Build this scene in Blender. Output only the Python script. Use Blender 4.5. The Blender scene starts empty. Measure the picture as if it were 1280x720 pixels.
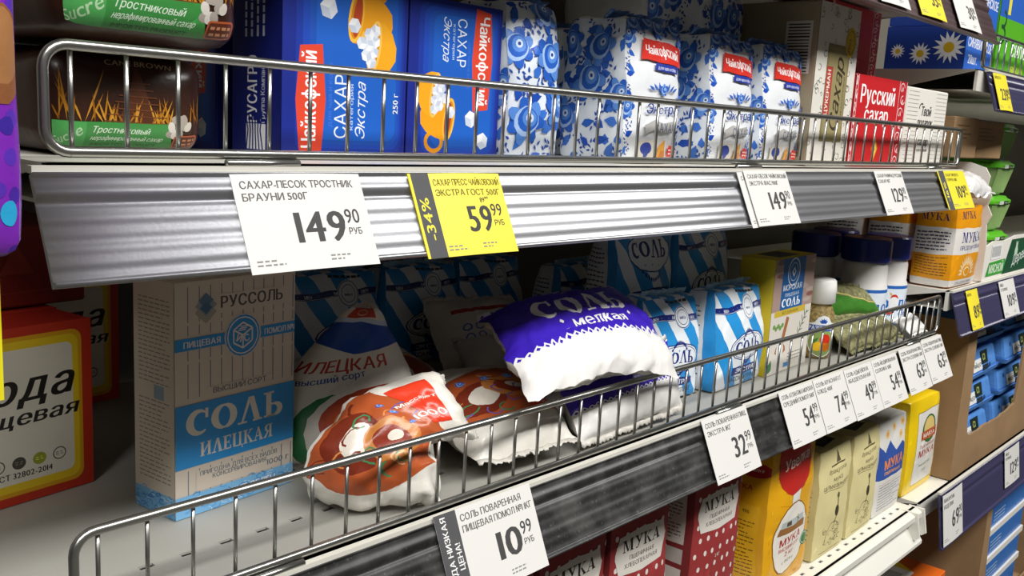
import bpy, bmesh, math, random
from mathutils import Vector, Matrix, noise
from mathutils.geometry import tessellate_polygon
PI = math.pi
def nvec(p): return Vector((noise.noise(p), noise.noise(p+Vector((31.4, 7.7, 2.1))), noise.noise(p+Vector((5.3, 47.1, 19.6)))))
SC = bpy.context.scene
COL = SC.collection
# ------------------------------------------------------------------ camera
cam_data = bpy.data.cameras.new('camera')
cam_data.sensor_width = 36.0
cam_data.lens = 1190/1280*36
cam_data.clip_start = 0.01
cam = bpy.data.objects.new('camera', cam_data)
COL.objects.link(cam)
RW = ((0.67605, -0.08973, 0.73137), (-0.73485, -0.15522, 0.66023), (0.05428, -0.98380, -0.17087))   # world x,y,z rows of the lens axes
cam.matrix_world = Matrix(((RW[0][0], -RW[0][1], -RW[0][2], 0.0),
                           (RW[1][0], -RW[1][1], -RW[1][2], -0.45),
                           (RW[2][0], -RW[2][1], -RW[2][2], 1.35), (0, 0, 0, 1)))
SC.camera = cam
# ------------------------------------------------------------------ world, lights, exposure
W = bpy.data.worlds.new('store_air'); SC.world = W; W.use_nodes = True
W.node_tree.nodes['Background'].inputs[0].default_value = (0.86, 0.92, 1.0, 1)
W.node_tree.nodes['Background'].inputs[1].default_value = 0.012
def area(name, loc, sx, sy, power, col=(1, .985, .96), rot=(0, 0, 0)):
    l = bpy.data.lights.new(name, 'AREA'); l.shape = 'RECTANGLE'; l.size = sx; l.size_y = sy; l.energy = power; l.color = col
    o = bpy.data.objects.new(name, l); o.location = loc; o.rotation_euler = rot; COL.objects.link(o); return o
area('ceiling_strip_light', (.60, -1.55, 3.12), 5.4, 0.60, 165)
SC.view_settings.view_transform = 'Standard'
SC.view_settings.look = 'None'
SC.view_settings.gamma = 1.0
SC.view_settings.use_curve_mapping = False
SC.view_settings.exposure = 0.22

# ------------------------------------------------------------------ helpers
def lin(c):
    if isinstance(c, str):
        c = tuple(int(c[i:i+2], 16)/255 for i in (0, 2, 4))
    return tuple((x/12.92 if x <= .04045 else ((x+.055)/1.055)**2.4) for x in c)
MATS = {}
def mat(name, col, rough=.5, metal=0, bump=0, bscale=60, var=0, vscale=8, alpha=1, trans=0, coat=0, spec=.5, dust=0, aniso=None):
    if name in MATS: return MATS[name]
    m = bpy.data.materials.new(name); m.use_nodes = True
    n = m.node_tree.nodes; L = m.node_tree.links; b = n['Principled BSDF']
    c = lin(col); b.inputs['Base Color'].default_value = (*c, 1)
    b.inputs['Roughness'].default_value = rough; b.inputs['Metallic'].default_value = metal
    b.inputs['Alpha'].default_value = alpha; b.inputs['Transmission Weight'].default_value = trans
    b.inputs['Coat Weight'].default_value = coat; b.inputs['Specular IOR Level'].default_value = spec
    tc = n.new('ShaderNodeTexCoord')
    if var or dust:
        nz = n.new('ShaderNodeTexNoise'); nz.inputs['Scale'].default_value = vscale; nz.inputs['Detail'].default_value = 6
        L.new(tc.outputs['Object'], nz.inputs['Vector'])
        rp = n.new('ShaderNodeValToRGB')
        if dust:
            rp.color_ramp.elements[0].position = .42; rp.color_ramp.elements[1].position = .75
            rp.color_ramp.elements[0].color = (*c, 1)
            d = lin((.55, .55, .53)); rp.color_ramp.elements[1].color = (*[c[i]*(1-dust)+d[i]*dust for i in range(3)], 1)
        else:
            rp.color_ramp.elements[0].position = .3; rp.color_ramp.elements[1].position = .7
            rp.color_ramp.elements[0].color = (*[x*(1-var) for x in c], 1)
            rp.color_ramp.elements[1].color = (*[min(1, x*(1+var)) for x in c], 1)
        L.new(nz.outputs['Fac'], rp.inputs['Fac'])
        out = rp.outputs['Color']
        if dust:   # fine specks of flour dust
            n2 = n.new('ShaderNodeTexNoise'); n2.inputs['Scale'].default_value = 420; n2.inputs['Detail'].default_value = 2
            L.new(tc.outputs['Object'], n2.inputs['Vector'])
            r2 = n.new('ShaderNodeValToRGB'); r2.color_ramp.elements[0].position = .64; r2.color_ramp.elements[1].position = .74
            L.new(n2.outputs['Fac'], r2.inputs['Fac'])
            ml = n.new('ShaderNodeMath'); ml.operation = 'MULTIPLY'; ml.inputs[1].default_value = dust*.5
            L.new(r2.outputs['Color'], ml.inputs[0])
            mx = n.new('ShaderNodeMix'); mx.data_type = 'RGBA'
            L.new(ml.outputs[0], mx.inputs[0]); L.new(out, mx.inputs[6]); mx.inputs[7].default_value = (.6, .6, .58, 1)
            out = mx.outputs[2]
        L.new(out, b.inputs['Base Color'])
    if bump:
        nb = n.new('ShaderNodeTexNoise'); nb.inputs['Scale'].default_value = bscale; nb.inputs['Detail'].default_value = 4
        L.new(tc.outputs['Object'], nb.inputs['Vector'])
        bp = n.new('ShaderNodeBump'); bp.inputs['Strength'].default_value = bump; bp.inputs['Distance'].default_value = .002
        L.new(nb.outputs['Fac'], bp.inputs['Height']); L.new(bp.outputs['Normal'], b.inputs['Normal'])
    MATS[name] = m; return m
def ink(name, rough, bump, bscale):
    m = bpy.data.materials.new(name); m.use_nodes = True
    n = m.node_tree.nodes; L = m.node_tree.links; b = n['Principled BSDF']
    a = n.new('ShaderNodeAttribute'); a.attribute_name = 'ink'; L.new(a.outputs['Color'], b.inputs['Base Color'])
    b.inputs['Roughness'].default_value = rough
    if bump:
        tc = n.new('ShaderNodeTexCoord'); nb = n.new('ShaderNodeTexNoise'); nb.inputs['Scale'].default_value = bscale; nb.inputs['Detail'].default_value = 4
        L.new(tc.outputs['Object'], nb.inputs['Vector'])
        bp = n.new('ShaderNodeBump'); bp.inputs['Strength'].default_value = bump; bp.inputs['Distance'].default_value = .002
        L.new(nb.outputs['Fac'], bp.inputs['Height']); L.new(bp.outputs['Normal'], b.inputs['Normal'])
    MATS[name] = m
ink('ink_card', .45, 0, 0); ink('ink_paper', .7, .15, 90); ink('ink_film', .28, .5, 55)
mat('card_white', 'E9E5DC', .55); mat('paper_tag', 'DCDAD6', .6)
mat('wire_steel', 'B9B9B4', .28, .95); mat('film_white', 'ECEBE8', .3, bump=.5, bscale=55)
mat('shelf_paint', 'D8D5CA', .45, var=.05, vscale=14); mat('shelf_grey', 'A9A79F', .5, dust=.35, vscale=9)
mat('shelf_white', 'E4E2D8', .4); mat('steel_dark', '4C4A46', .5, .2)
mat('back_panel', '6E6A61', .6); mat('cardboard', '9A7B57', .8, var=.08, vscale=20, bump=.1, bscale=200)
mat('cardboard_edge', 'C7AC86', .9, bump=.5, bscale=300); mat('cavity', '1A1816', .9)

def link(o, parent=None):
    COL.objects.link(o)
    if parent: o.parent = parent
    return o
def tag(o, label, cat, group=None):
    o['label'] = label; o['category'] = cat
    if group: o['group'] = group
    return o
def empty(name, loc=(0, 0, 0), rz=0, label=None, cat=None, group=None):
    o = bpy.data.objects.new(name, None); o.empty_display_size = .02; o.location = loc; o.rotation_euler = (0, 0, rz)
    link(o)
    if label: tag(o, label, cat, group)
    return o
def mobj(name, verts, faces, m, parent=None, smooth=False, kind=None):
    me = bpy.data.meshes.new(name); me.from_pydata([tuple(v) for v in verts], [], faces); me.update()
    me.materials.append(MATS[m] if isinstance(m, str) else m)
    if smooth:
        me.polygons.foreach_set('use_smooth', [True]*len(me.polygons))
    o = bpy.data.objects.new(name, me); link(o, parent)
    if kind: o['kind'] = kind
    return o
class MB:
    def __init__(s): s.v = []; s.f = []
    def box(s, x0, x1, y0, y1, z0, z1):
        i = len(s.v); s.v += [(x, y, z) for x in (x0, x1) for y in (y0, y1) for z in (z0, z1)]
        s.f += [tuple(i+k for k in q) for q in ((0, 1, 3, 2), (4, 6, 7, 5), (0, 4, 5, 1), (2, 3, 7, 6), (0, 2, 6, 4), (1, 5, 7, 3))]
        return s
    def prism(s, prof, x0, x1, ax=0):          # closed profile (a,b) extruded along axis
        i = len(s.v); n = len(prof)
        for x in (x0, x1):
            for a, b in prof:
                s.v.append((x, a, b) if ax == 0 else ((a, x, b) if ax == 1 else (a, b, x)))
        for k in range(n):
            s.f.append((i+k, i+(k+1) % n, i+n+(k+1) % n, i+n+k))
        s.f.append(tuple(i+k for k in range(n))[::-1]); s.f.append(tuple(i+n+k for k in range(n)))
        return s
    def tube(s, pts, r, n=8, cap=True, up=(0, 0, 1)):
        pts = [Vector(p) for p in pts]; rings = []
        up = Vector(up)
        for k, p in enumerate(pts):
            d = (pts[min(k+1, len(pts)-1)]-pts[max(k-1, 0)]).normalized()
            a = d.cross(up)
            if a.length < .2: a = d.cross(Vector((0, 1, 0)))
            a.normalize(); b = a.cross(d)
            i = len(s.v); rings.append(i)
            rr = r[k] if isinstance(r, (list, tuple)) else r
            s.v += [tuple(p+a*math.cos(t*2*PI/n)*rr+b*math.sin(t*2*PI/n)*rr) for t in range(n)]
        for i, j in zip(rings, rings[1:]):
            s.f += [(i+k, i+(k+1) % n, j+(k+1) % n, j+k) for k in range(n)]
        if cap: s.f.append(tuple(rings[0]+k for k in range(n))[::-1]); s.f.append(tuple(rings[-1]+k for k in range(n)))
        return s
    def lathe(s, prof, n=24, c=(0, 0)):
        i = len(s.v)
        for r, z in prof: s.v += [(c[0]+r*math.cos(t*2*PI/n), c[1]+r*math.sin(t*2*PI/n), z) for t in range(n)]
        for q in range(len(prof)-1):
            a = i+q*n; b = a+n
            s.f += [(a+k, a+(k+1) % n, b+(k+1) % n, b+k) for k in range(n)]
        s.f.append(tuple(i+k for k in range(n))[::-1]); s.f.append(tuple(i+(len(prof)-1)*n+k for k in range(n)))
        return s
    def build(s, name, m, parent=None, smooth=False, kind=None):
        o = mobj(name, s.v, s.f, m, parent, smooth, kind)
        bm = bmesh.new(); bm.from_mesh(o.data); bmesh.ops.recalc_face_normals(bm, faces=bm.faces); bm.to_mesh(o.data); bm.free()
        return o
def bevel(o, w=.0015, seg=2):
    bm = bmesh.new(); bm.from_mesh(o.data)
    bmesh.ops.bevel(bm, geom=[e for e in bm.edges], offset=w, segments=seg, affect='EDGES', profile=.6)
    bm.to_mesh(o.data); bm.free(); return o

# ------------------------------------------------------------------ lettering and flat artwork, made as thin geometry
TXT = {}
_tc = bpy.data.curves.new('lettering', 'FONT'); _to = bpy.data.objects.new('lettering', _tc)
COL.objects.link(_to)
def outline_loops(ch):
    _tc.body = ch; _tc.resolution_u = 3; _tc.fill_mode = 'NONE'
    bpy.context.view_layer.update()
    me = bpy.data.meshes.new_from_object(_to)
    nb = {}
    for e in me.edges:
        a, b = e.vertices; nb.setdefault(a, []).append(b); nb.setdefault(b, []).append(a)
    seen = set(); loops = []
    for s in range(len(me.vertices)):
        if s in seen or s not in nb: continue
        lp = [s]; seen.add(s); cur = s
        while True:
            nx = [k for k in nb[cur] if k not in seen]
            if not nx: break
            cur = min(nx); seen.add(cur); lp.append(cur)
        q = []
        for i in lp:
            c = me.vertices[i].co
            if not q or math.hypot(c.x-q[-1][0], c.y-q[-1][1]) > 1e-4: q.append((c.x, c.y))
        if len(q) > 2: loops.append(q)
    bpy.data.meshes.remove(me)
    return loops
GLY = {}
def char_geo(ch, bold):
    """fill a glyph by non-zero winding in horizontal slabs, widened sideways by bold"""
    k = (ch, bold)
    if k in GLY: return GLY[k]
    E = []
    for lp in outline_loops(ch):
        for i in range(len(lp)): E.append((lp[i-1], lp[i]))
    ys = sorted({round(q[1], 3) for e in E for q in e}); Y = []
    for y0, y1 in zip(ys, ys[1:]):
        n = max(1, int((y1-y0)/.09)); Y += [y0+(y1-y0)*i/n for i in range(n)]
    Y += ys[-1:]
    V = []; F = []
    for y0, y1 in zip(Y, Y[1:]):
        if y1-y0 < 5e-4: continue
        m = (y0+y1)/2; X = []
        for (ax, ay), (bx, by) in E:
            if (ay > m) != (by > m):
                f = lambda y: ax+(bx-ax)*(y-ay)/(by-ay)
                X.append((f(m), 1 if by > ay else -1, f(y0), f(y1)))
        X.sort(); w = 0
        for q in X:
            if w == 0: st = q
            w += q[1]
            if w == 0:
                i = len(V); V += [(st[2]-bold, y0), (q[2]+bold, y0), (q[3]+bold, y1), (st[3]-bold, y1)]; F.append((i, i+1, i+2, i+3))
    GLY[k] = (V, F); return GLY[k]
def width_of(s):
    _tc.body = s; bpy.context.view_layer.update(); return _to.dimensions.x
def text_geo(s, bold):
    bold = min(bold*.8, .028)
    k = (s, bold)
    if k in TXT: return TXT[k]
    V = []; F = []; x = 0
    for ch in s:
        if ch == ' ': x += .26; continue
        v, f = char_geo(ch, bold)
        if not v: continue
        lo = min(p[0] for p in v); hi = max(p[0] for p in v); b = len(V)
        V += [(p[0]-lo+x, p[1]) for p in v]; F += [tuple(b+i for i in t) for t in f]
        x += hi-lo+(.075 if ch not in '.,·' else .09)
    W_ = max([p[0] for p in V] or [1])
    TXT[k] = ([(a/.728, b/.728) for a, b in V], F, W_/.728)
    return TXT[k]
def strip(pts, ws, closed=False):                # quads of a stroke with varying width
    n = len(pts); out = []; L = []
    for i in range(n):
        a = pts[i-1] if (i or closed) else pts[i]; b = pts[(i+1) % n] if (i < n-1 or closed) else pts[i]
        dx, dy = b[0]-a[0], b[1]-a[1]; l = math.hypot(dx, dy) or 1
        w = ws[i] if isinstance(ws, (list, tuple)) else ws
        nx, ny = -dy/l*w/2, dx/l*w/2
        L.append(((pts[i][0]+nx, pts[i][1]+ny), (pts[i][0]-nx, pts[i][1]-ny)))
    for i in range(n if closed else n-1):
        p, q = L[i], L[(i+1) % n]
        out.append([p[0], p[1], q[1], q[0]])
    return out
def arc(cx, cy, rx, ry, a0, a1, n=14): return [(cx+rx*math.cos(math.radians(a0+(a1-a0)*i/n)), cy+ry*math.sin(math.radians(a0+(a1-a0)*i/n))) for i in range(n+1)]
def R_(x0, y0, x1, y1): return [(x0, y0), (x1, y0), (x1, y1), (x0, y1)]
def glyph(c):                                     # heavy serif capitals: (advance, polygons), height 1
    if c == 'С': 
        p = arc(.42, .5, .33, .42, 50, 310, 16); w = [.06+.2*math.sin(PI*i/16)**1.2 for i in range(17)]
        return .82, strip(p, w)+[R_(.62, .62, .72, .98)]
    if c == 'О':
        p = arc(.44, .5, .34, .43, 0, 360, 20)[:-1]; w = [.07+.19*abs(math.cos(2*PI*i/20)) for i in range(20)]
        return .9, strip(p, w, True)
    if c == 'Л': return .92, [[(.0, 0), (.34, 0), (.34, .07), (.0, .07)], [(.12, .05), (.2, .05), (.5, .93), (.4, 1)], [(.4, 1), (.42, .9), (.62, .05), (.84, .05), (.6, 1)], R_(.56, 0, .92, .07)]
    if c == 'Ь': return .8, [R_(.12, 0, .32, 1), R_(.03, .93, .42, 1), R_(.03, 0, .5, .08)]+strip(arc(.42, .27, .24, .23, 90, -90, 10), [.08+.14*math.sin(PI*i/10) for i in range(11)])+[R_(.3, .46, .44, .54), R_(.3, 0, .44, .08)]
    if c == 'М': return 1.08, [R_(.02, 0, .3, .07), R_(.66, 0, 1.02, .07), R_(.02, .93, .3, 1), R_(.74, .93, 1.02, 1), R_(.12, 0, .19, 1), R_(.74, 0, .94, 1), [(.12, 1), (.34, 1), (.58, .08), (.48, .0)], [(.48, .0), (.58, .12), (.8, 1), (.74, 1)]]
    if c == 'У': return .86, [R_(.0, .93, .36, 1), R_(.54, .93, .86, 1), [(.06, 1), (.28, 1), (.54, .42), (.42, .32)], [(.68, 1), (.76, 1), (.4, .08), (.3, .14)]]+strip(arc(.24, .12, .12, .1, 200, 340, 6), .09)
    if c == 'К': return .92, [R_(.02, 0, .4, .07), R_(.02, .93, .4, 1), R_(.11, 0, .31, 1), [(.3, .48), (.38, .56), (.76, .98), (.66, .98)], [(.36, .56), (.46, .62), (.88, .04), (.64, .04)], R_(.56, 0, .92, .07), R_(.56, .93, .86, 1)]
    if c == 'А': return .92, [R_(.0, 0, .3, .07), R_(.54, 0, .92, .07), [(.1, .04), (.17, .04), (.46, .9), (.42, 1)], [(.36, 1), (.5, 1), (.84, .04), (.6, .04)], R_(.22, .3, .62, .37)]
    if c == 'Р': return .8, [R_(.02, 0, .42, .07), R_(.02, .93, .4, 1), R_(.11, 0, .31, 1), R_(.3, .93, .44, 1), R_(.3, .42, .44, .49)]+strip(arc(.42, .71, .22, .255, 90, -90, 10), [.07+.13*math.sin(PI*i/10) for i in range(11)])
    if c == 'Е': return .78, [R_(.02, 0, .72, .08), R_(.02, .92, .7, 1), R_(.11, 0, .31, 1), R_(.3, .47, .56, .54), R_(.65, 0, .72, .26), R_(.63, .76, .7, 1), R_(.5, .38, .56, .62)]
    if c == 'И': return .98, [R_(.02, 0, .38, .07), R_(.6, 0, .96, .07), R_(.02, .93, .38, 1), R_(.6, .93, .96, 1), R_(.1, 0, .3, 1), R_(.68, 0, .88, 1), [(.28, .16), (.28, .3), (.7, .84), (.7, .7)]]
    if c == 'Ц': return .98, [R_(.02, .93, .38, 1), R_(.56, .93, .9, 1), R_(.1, 0, .3, 1), R_(.64, 0, .82, 1), R_(.1, 0, .96, .08), R_(.88, -.18, .96, .08)]
    if c == 'Я': return .86, [R_(.44, 0, .84, .07), R_(.44, .93, .84, 1), R_(.54, 0, .74, 1), R_(.4, .93, .56, 1), R_(.4, .45, .56, .52), [(.0, .0), (.2, .0), (.5, .46), (.34, .46)]]+strip(arc(.44, .72, .23, .245, 90, 270, 10), [.07+.13*math.sin(PI*i/10) for i in range(11)])
    if c == 'Н': return .98, [R_(.02, 0, .38, .07), R_(.6, 0, .96, .07), R_(.02, .93, .38, 1), R_(.6, .93, .96, 1), R_(.1, 0, .3, 1), R_(.68, 0, .88, 1), R_(.28, .46, .7, .54)]
    if c == 'Т': return .84, [R_(.02, .9, .82, 1), R_(.02, .74, .1, 1), R_(.74, .74, .82, 1), R_(.32, 0, .52, 1), R_(.22, 0, .62, .07)]
    return .4, []

def signed(p): return sum(p[i-1][0]*p[i][1]-p[i][0]*p[i-1][1] for i in range(len(p)))
class Art:
    """flat printed artwork on a face w x h metres, origin bottom left; later shapes lie a hair above earlier ones"""
    def __init__(s, w, h, seed=1): s.w = w; s.h = h; s.items = []; s.lay = 1; s.rnd = random.Random(seed); s.M = None
    def _add(s, verts, faces, col):
        if s.M: verts = [s.M(x, y) for x, y in verts]
        s.items.append((verts, faces, lin(col), s.lay))
    def polys(s, ps, col):
        v = []; f = []
        for p in ps:
            if s.M: p = [s.M(x, y) for x, y in p]
            if signed(p) < 0: p = p[::-1]
            i = len(v); v += list(p)
            if len(p) <= 4 : f.append(tuple(range(i, i+len(p))))
            else:
                for t in tessellate_polygon([[Vector((x, y, 0)) for x, y in p]]):
                    f.append(tuple(i+k for k in t))
        s.items.append((v, f, lin(col), s.lay)); s.lay += .05
        return s
    def rect(s, x0, y0, x1, y1, col): return s.polys([R_(x0, y0, x1, y1)], col)
    def poly(s, p, col): return s.polys([p], col)
    def rrect(s, x0, y0, x1, y1, r, col, n=4):
        p = []
        for cx, cy, a in ((x1-r, y0+r, -90), (x1-r, y1-r, 0), (x0+r, y1-r, 90), (x0+r, y0+r, 180)):
            p += arc(cx, cy, r, r, a, a+90, n)
        return s.polys([p], col)
    def ell(s, cx, cy, rx, ry, col, rot=0, n=18):
        c, q = math.cos(rot), math.sin(rot)
        p = [(cx+rx*math.cos(t*2*PI/n)*c-ry*math.sin(t*2*PI/n)*q, cy+rx*math.cos(t*2*PI/n)*q+ry*math.sin(t*2*PI/n)*c) for t in range(n)]
        return s.polys([p], col)
    def ring(s, cx, cy, rx, ry, w, col, n=22): return s.polys(strip(arc(cx, cy, rx, ry, 0, 360, n)[:-1], w, True), col)
    def line(s, pts, w, col): return s.polys(strip(pts, w), col)
    def leaf(s, x, y, l, a, w, col):
        c, q = math.cos(a), math.sin(a); P = [(0, 0), (.3, .5), (.6, .42), (1, 0), (.6, -.42), (.3, -.5)]
        return s.polys([[(x+l*u*c-w*v*q, y+l*u*q+w*v*c) for u, v in P]], col)
    def t(s, txt, x, y, h, col, al='c', wid=None, rot=0, sh=0, bold=.012, xs=1):
        vs, fs, tw = text_geo(txt, bold)
        k = h*xs if wid is None else wid/tw
        W_ = tw*k; ox = {'c': -W_/2, 'l': 0, 'r': -W_}[al]
        c, q = math.cos(rot), math.sin(rot)
        out = []
        for a, b in vs:
            X = a*k+ox+b*h*sh; Y = b*h
            out.append((x+X*c-Y*q, y+X*q+Y*c))
        s._add(out, fs, col); s.lay += .05
        return s
    def serif(s, txt, x, y, h, col, wid=None, rot=0, sh=0, arch=0):
        tot = sum(glyph(c)[0]*1.04 for c in txt); k = h if wid is None else wid/tot
        X0 = -tot*k/2; ps = []; c_, q_ = math.cos(rot), math.sin(rot)
        for ch in txt:
            adv, gp = glyph(ch)
            for p in gp:
                o = []
                for a, b in p:
                    X = X0+a*k+b*h*sh; Y = b*h+arch*(1-(2*X/(tot*k))**2)
                    o.append((x+X*c_-Y*q_, y+X*q_+Y*c_))
                ps.append(o)
            X0 += adv*1.04*k
        return s.polys(ps, col)
    def lines(s, x0, y0, x1, y1, n, col, frac=.45, ragged=True):       # blocks of print too small to read
        st = (y1-y0)/n; ps = []
        for i in range(n):
            y = y1-(i+.7)*st; x = x0; e = x1-(s.rnd.random()*.35*(x1-x0) if ragged and s.rnd.random() < .4 else 0)
            while x < e:
                l = s.rnd.uniform(.04, .14)*(x1-x0)+.0015; ps.append(R_(x, y, min(x+l, e), y+st*frac)); x += l+.0012
        return s.polys(ps, col)
    # blue folk flowers
    def flower(s, x, y, r, k=1):
        b = ['2B62C4', '5A8FDF', 'A9C6F0', '1F4FB4']
        a0 = s.rnd.random()*6
        for i in range(7):
            a = a0+i*2*PI/7; s.ell(x+r*.62*math.cos(a), y+r*.62*math.sin(a), r*.42, r*.3, b[1] if i % 2 else b[0], a, 10)
        s.ell(x, y, r*.66, r*.66, b[2], n=14); s.ell(x+r*.06, y+r*.08, r*.55, r*.55, b[0], n=14); s.ell(x+r*.14, y+r*.16, r*.38, r*.38, b[1], n=12)
        s.ell(x+r*.16, y+r*.18, r*.2, r*.2, 'D5E4F8', n=10); s.ell(x+r*.16, y+r*.18, r*.09, r*.09, '173C96', n=8)
        return s
    def floral(s, x0, y0, x1, y1, n=5, r=.014):
        rd = s.rnd; pl = []
        for i in range(n*14):
            x = rd.uniform(x0+.1*r, x1-.1*r); y = rd.uniform(y0, y1)
            if all(math.hypot(x-a, y-b) > 1.75*r for a, b in pl): pl.append((x, y))
            if len(pl) >= n: break
        for i in range(n*16):
            x = rd.uniform(x0, x1); y = rd.uniform(y0, y1); a = rd.uniform(0, 6.28); q = rd.random()
            if q < .4:
                s.leaf(x, y, r*rd.uniform(.6, 1.1), a, r*.45, rd.choice(['2F66C8', '3C74D2', '1F4FB4']))
            else:
                for j in range(4): s.leaf(x+j*r*.2*math.cos(a), y+j*r*.2*math.sin(a), r*.3, a+(1 if j % 2 else -1), r*.12, '2A50A8')
        for x, y in pl: s.flower(x, y, r*rd.uniform(.85, 1.15))
        return s
    def build(s, name, parent, P, m='ink_card', us=None, vs=None, eps=.00022, clip=True):
        """P(x, y, off) -> local 3D point"""
        groups = {}
        bm = bmesh.new(); cl = bm.faces.layers.int.new('c'); zl = bm.faces.layers.int.new('l')
        pal = []
        for verts, faces, col, lay in s.items:
            if col not in pal: pal.append(col)
            ci = pal.index(col)
            bv = [bm.verts.new((x, y, lay)) for x, y in verts]
            for f in faces:
                try: nf = bm.faces.new([bv[i] for i in f])
                except ValueError: continue
                nf[cl] = ci
        def cut(co, no, **kw):
            bmesh.ops.bisect_plane(bm, geom=bm.verts[:]+bm.edges[:]+bm.faces[:], plane_co=co, plane_no=no, dist=1e-7, **kw)
        if clip:
            cut((0, 0, 0), (-1, 0, 0), clear_outer=True); cut((s.w, 0, 0), (1, 0, 0), clear_outer=True)
            cut((0, 0, 0), (0, -1, 0), clear_outer=True); cut((0, s.h, 0), (0, 1, 0), clear_outer=True)
        if us:                                        # curved carrier: cut along the carrier's own triangles so the print lies flush on each
            U = [0]+list(us)+[s.w]; V_ = [0]+list(vs)+[s.h]; nu, nv = len(U)-1, len(V_)-1; du = s.w/nu; dv = s.h/nv
            for u in us: cut((u, 0, 0), (1, 0, 0))
            for v in vs: cut((0, v, 0), (0, 1, 0))
            for k in range(-nv+1, nu): cut((k*du, 0, 0), (1/du, -1/dv, 0))
            G = [[Vector(P(u, v, 0)) for v in V_] for u in U]
            N = [[(G[min(i+1, nu)][j]-G[max(i-1, 0)][j]).cross(G[i][min(j+1, nv)]-G[i][max(j-1, 0)]).normalized() for j in range(nv+1)] for i in range(nu+1)]
            def PP(x, y, off, fx, fy):
                i = max(0, min(nu-1, int(fx/du))); j = max(0, min(nv-1, int(fy/dv)))
                low = (fx/du-i) >= (fy/dv-j); a = x/du-i; b = y/dv-j
                if low: w = ((i, j, 1-a), (i+1, j, a-b), (i+1, j+1, b))
                else: w = ((i, j, 1-b), (i, j+1, b-a), (i+1, j+1, a))
                g = Vector(); n = Vector()
                for p, q, t in w: g += G[p][q]*t; n += N[p][q]*t
                return g+n*off, n
        bm.normal_update()
        for f in bm.faces:
            if f.normal.z < 0: f.normal_flip()
        nrm = []; bm.verts.index_update()
        if us:
            new = []
            for v in bm.verts:
                fc = v.link_faces[0].calc_center_median() if v.link_faces else v.co
                new.append(PP(v.co.x, v.co.y, eps*(1+.35*v.co.z), fc.x, fc.y))
            for v, (p, n) in zip(bm.verts, new): v.co = p; nrm.append(n.normalized())
        else:
            for v in bm.verts: v.co = P(v.co.x, v.co.y, eps*(1+.35*v.co.z))
        me = bpy.data.meshes.new(name); ids = [f[cl] for f in bm.faces]
        bm.to_mesh(me); bm.free()
        at = me.color_attributes.new('ink', 'FLOAT_COLOR', 'CORNER'); buf = []
        for p, ci in zip(me.polygons, ids): buf += [*pal[ci], 1.0]*p.loop_total
        at.data.foreach_set('color', buf)
        me.materials.append(MATS[m])
        if us:
            me.polygons.foreach_set('use_smooth', [True]*len(me.polygons))
            me.normals_split_custom_set_from_vertices([tuple(n) for n in nrm])
        o = bpy.data.objects.new(name, me); link(o, parent); return o

# ------------------------------------------------------------------ packs
def rounded(w, d, h, r):
    def f(p):
        q = Vector((max(-(w/2-r), min(w/2-r, p.x)), max(-(d/2-r), min(d/2-r, p.y)), max(r, min(h-r, p.z))))
        e = p-q; m = max(abs(e.x), abs(e.y), abs(e.z))
        return q+e.normalized()*m if m > 1e-9 else p
    return f
def bulge(w, d, h, b, bx=None):
    bx = b*.6 if bx is None else bx
    def f(p):
        fx = max(0, 1-(2*p.x/w)**2); fz = max(0, 1-(2*p.z/h-1)**2); fy = max(0, 1-(2*p.y/d)**2)
        return Vector((p.x+bx*fy*fz*2*p.x/w, p.y+b*fx*fz*2*p.y/d, p.z))
    return f
def wrinkle(a, fr, seed, keep_base=True):
    so = Vector((seed*3.7, seed*1.3, seed*2.1))
    def f(p):
        v = nvec(p*fr+so)*a
        if keep_base: v *= min(1, max(0, p.z/.02)) 
        return p+v
    return f
def taper(k, h, p=3, kx=0):
    def f(v):
        t = max(0, min(1, v.z/h))**p
        return Vector((v.x*(1-kx*t), v.y*(1-k*t), v.z))
    return f
def lean(ax=0, ay=0):
    return lambda v: Vector((v.x+ax*v.z, v.y+ay*v.z, v.z))
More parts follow.
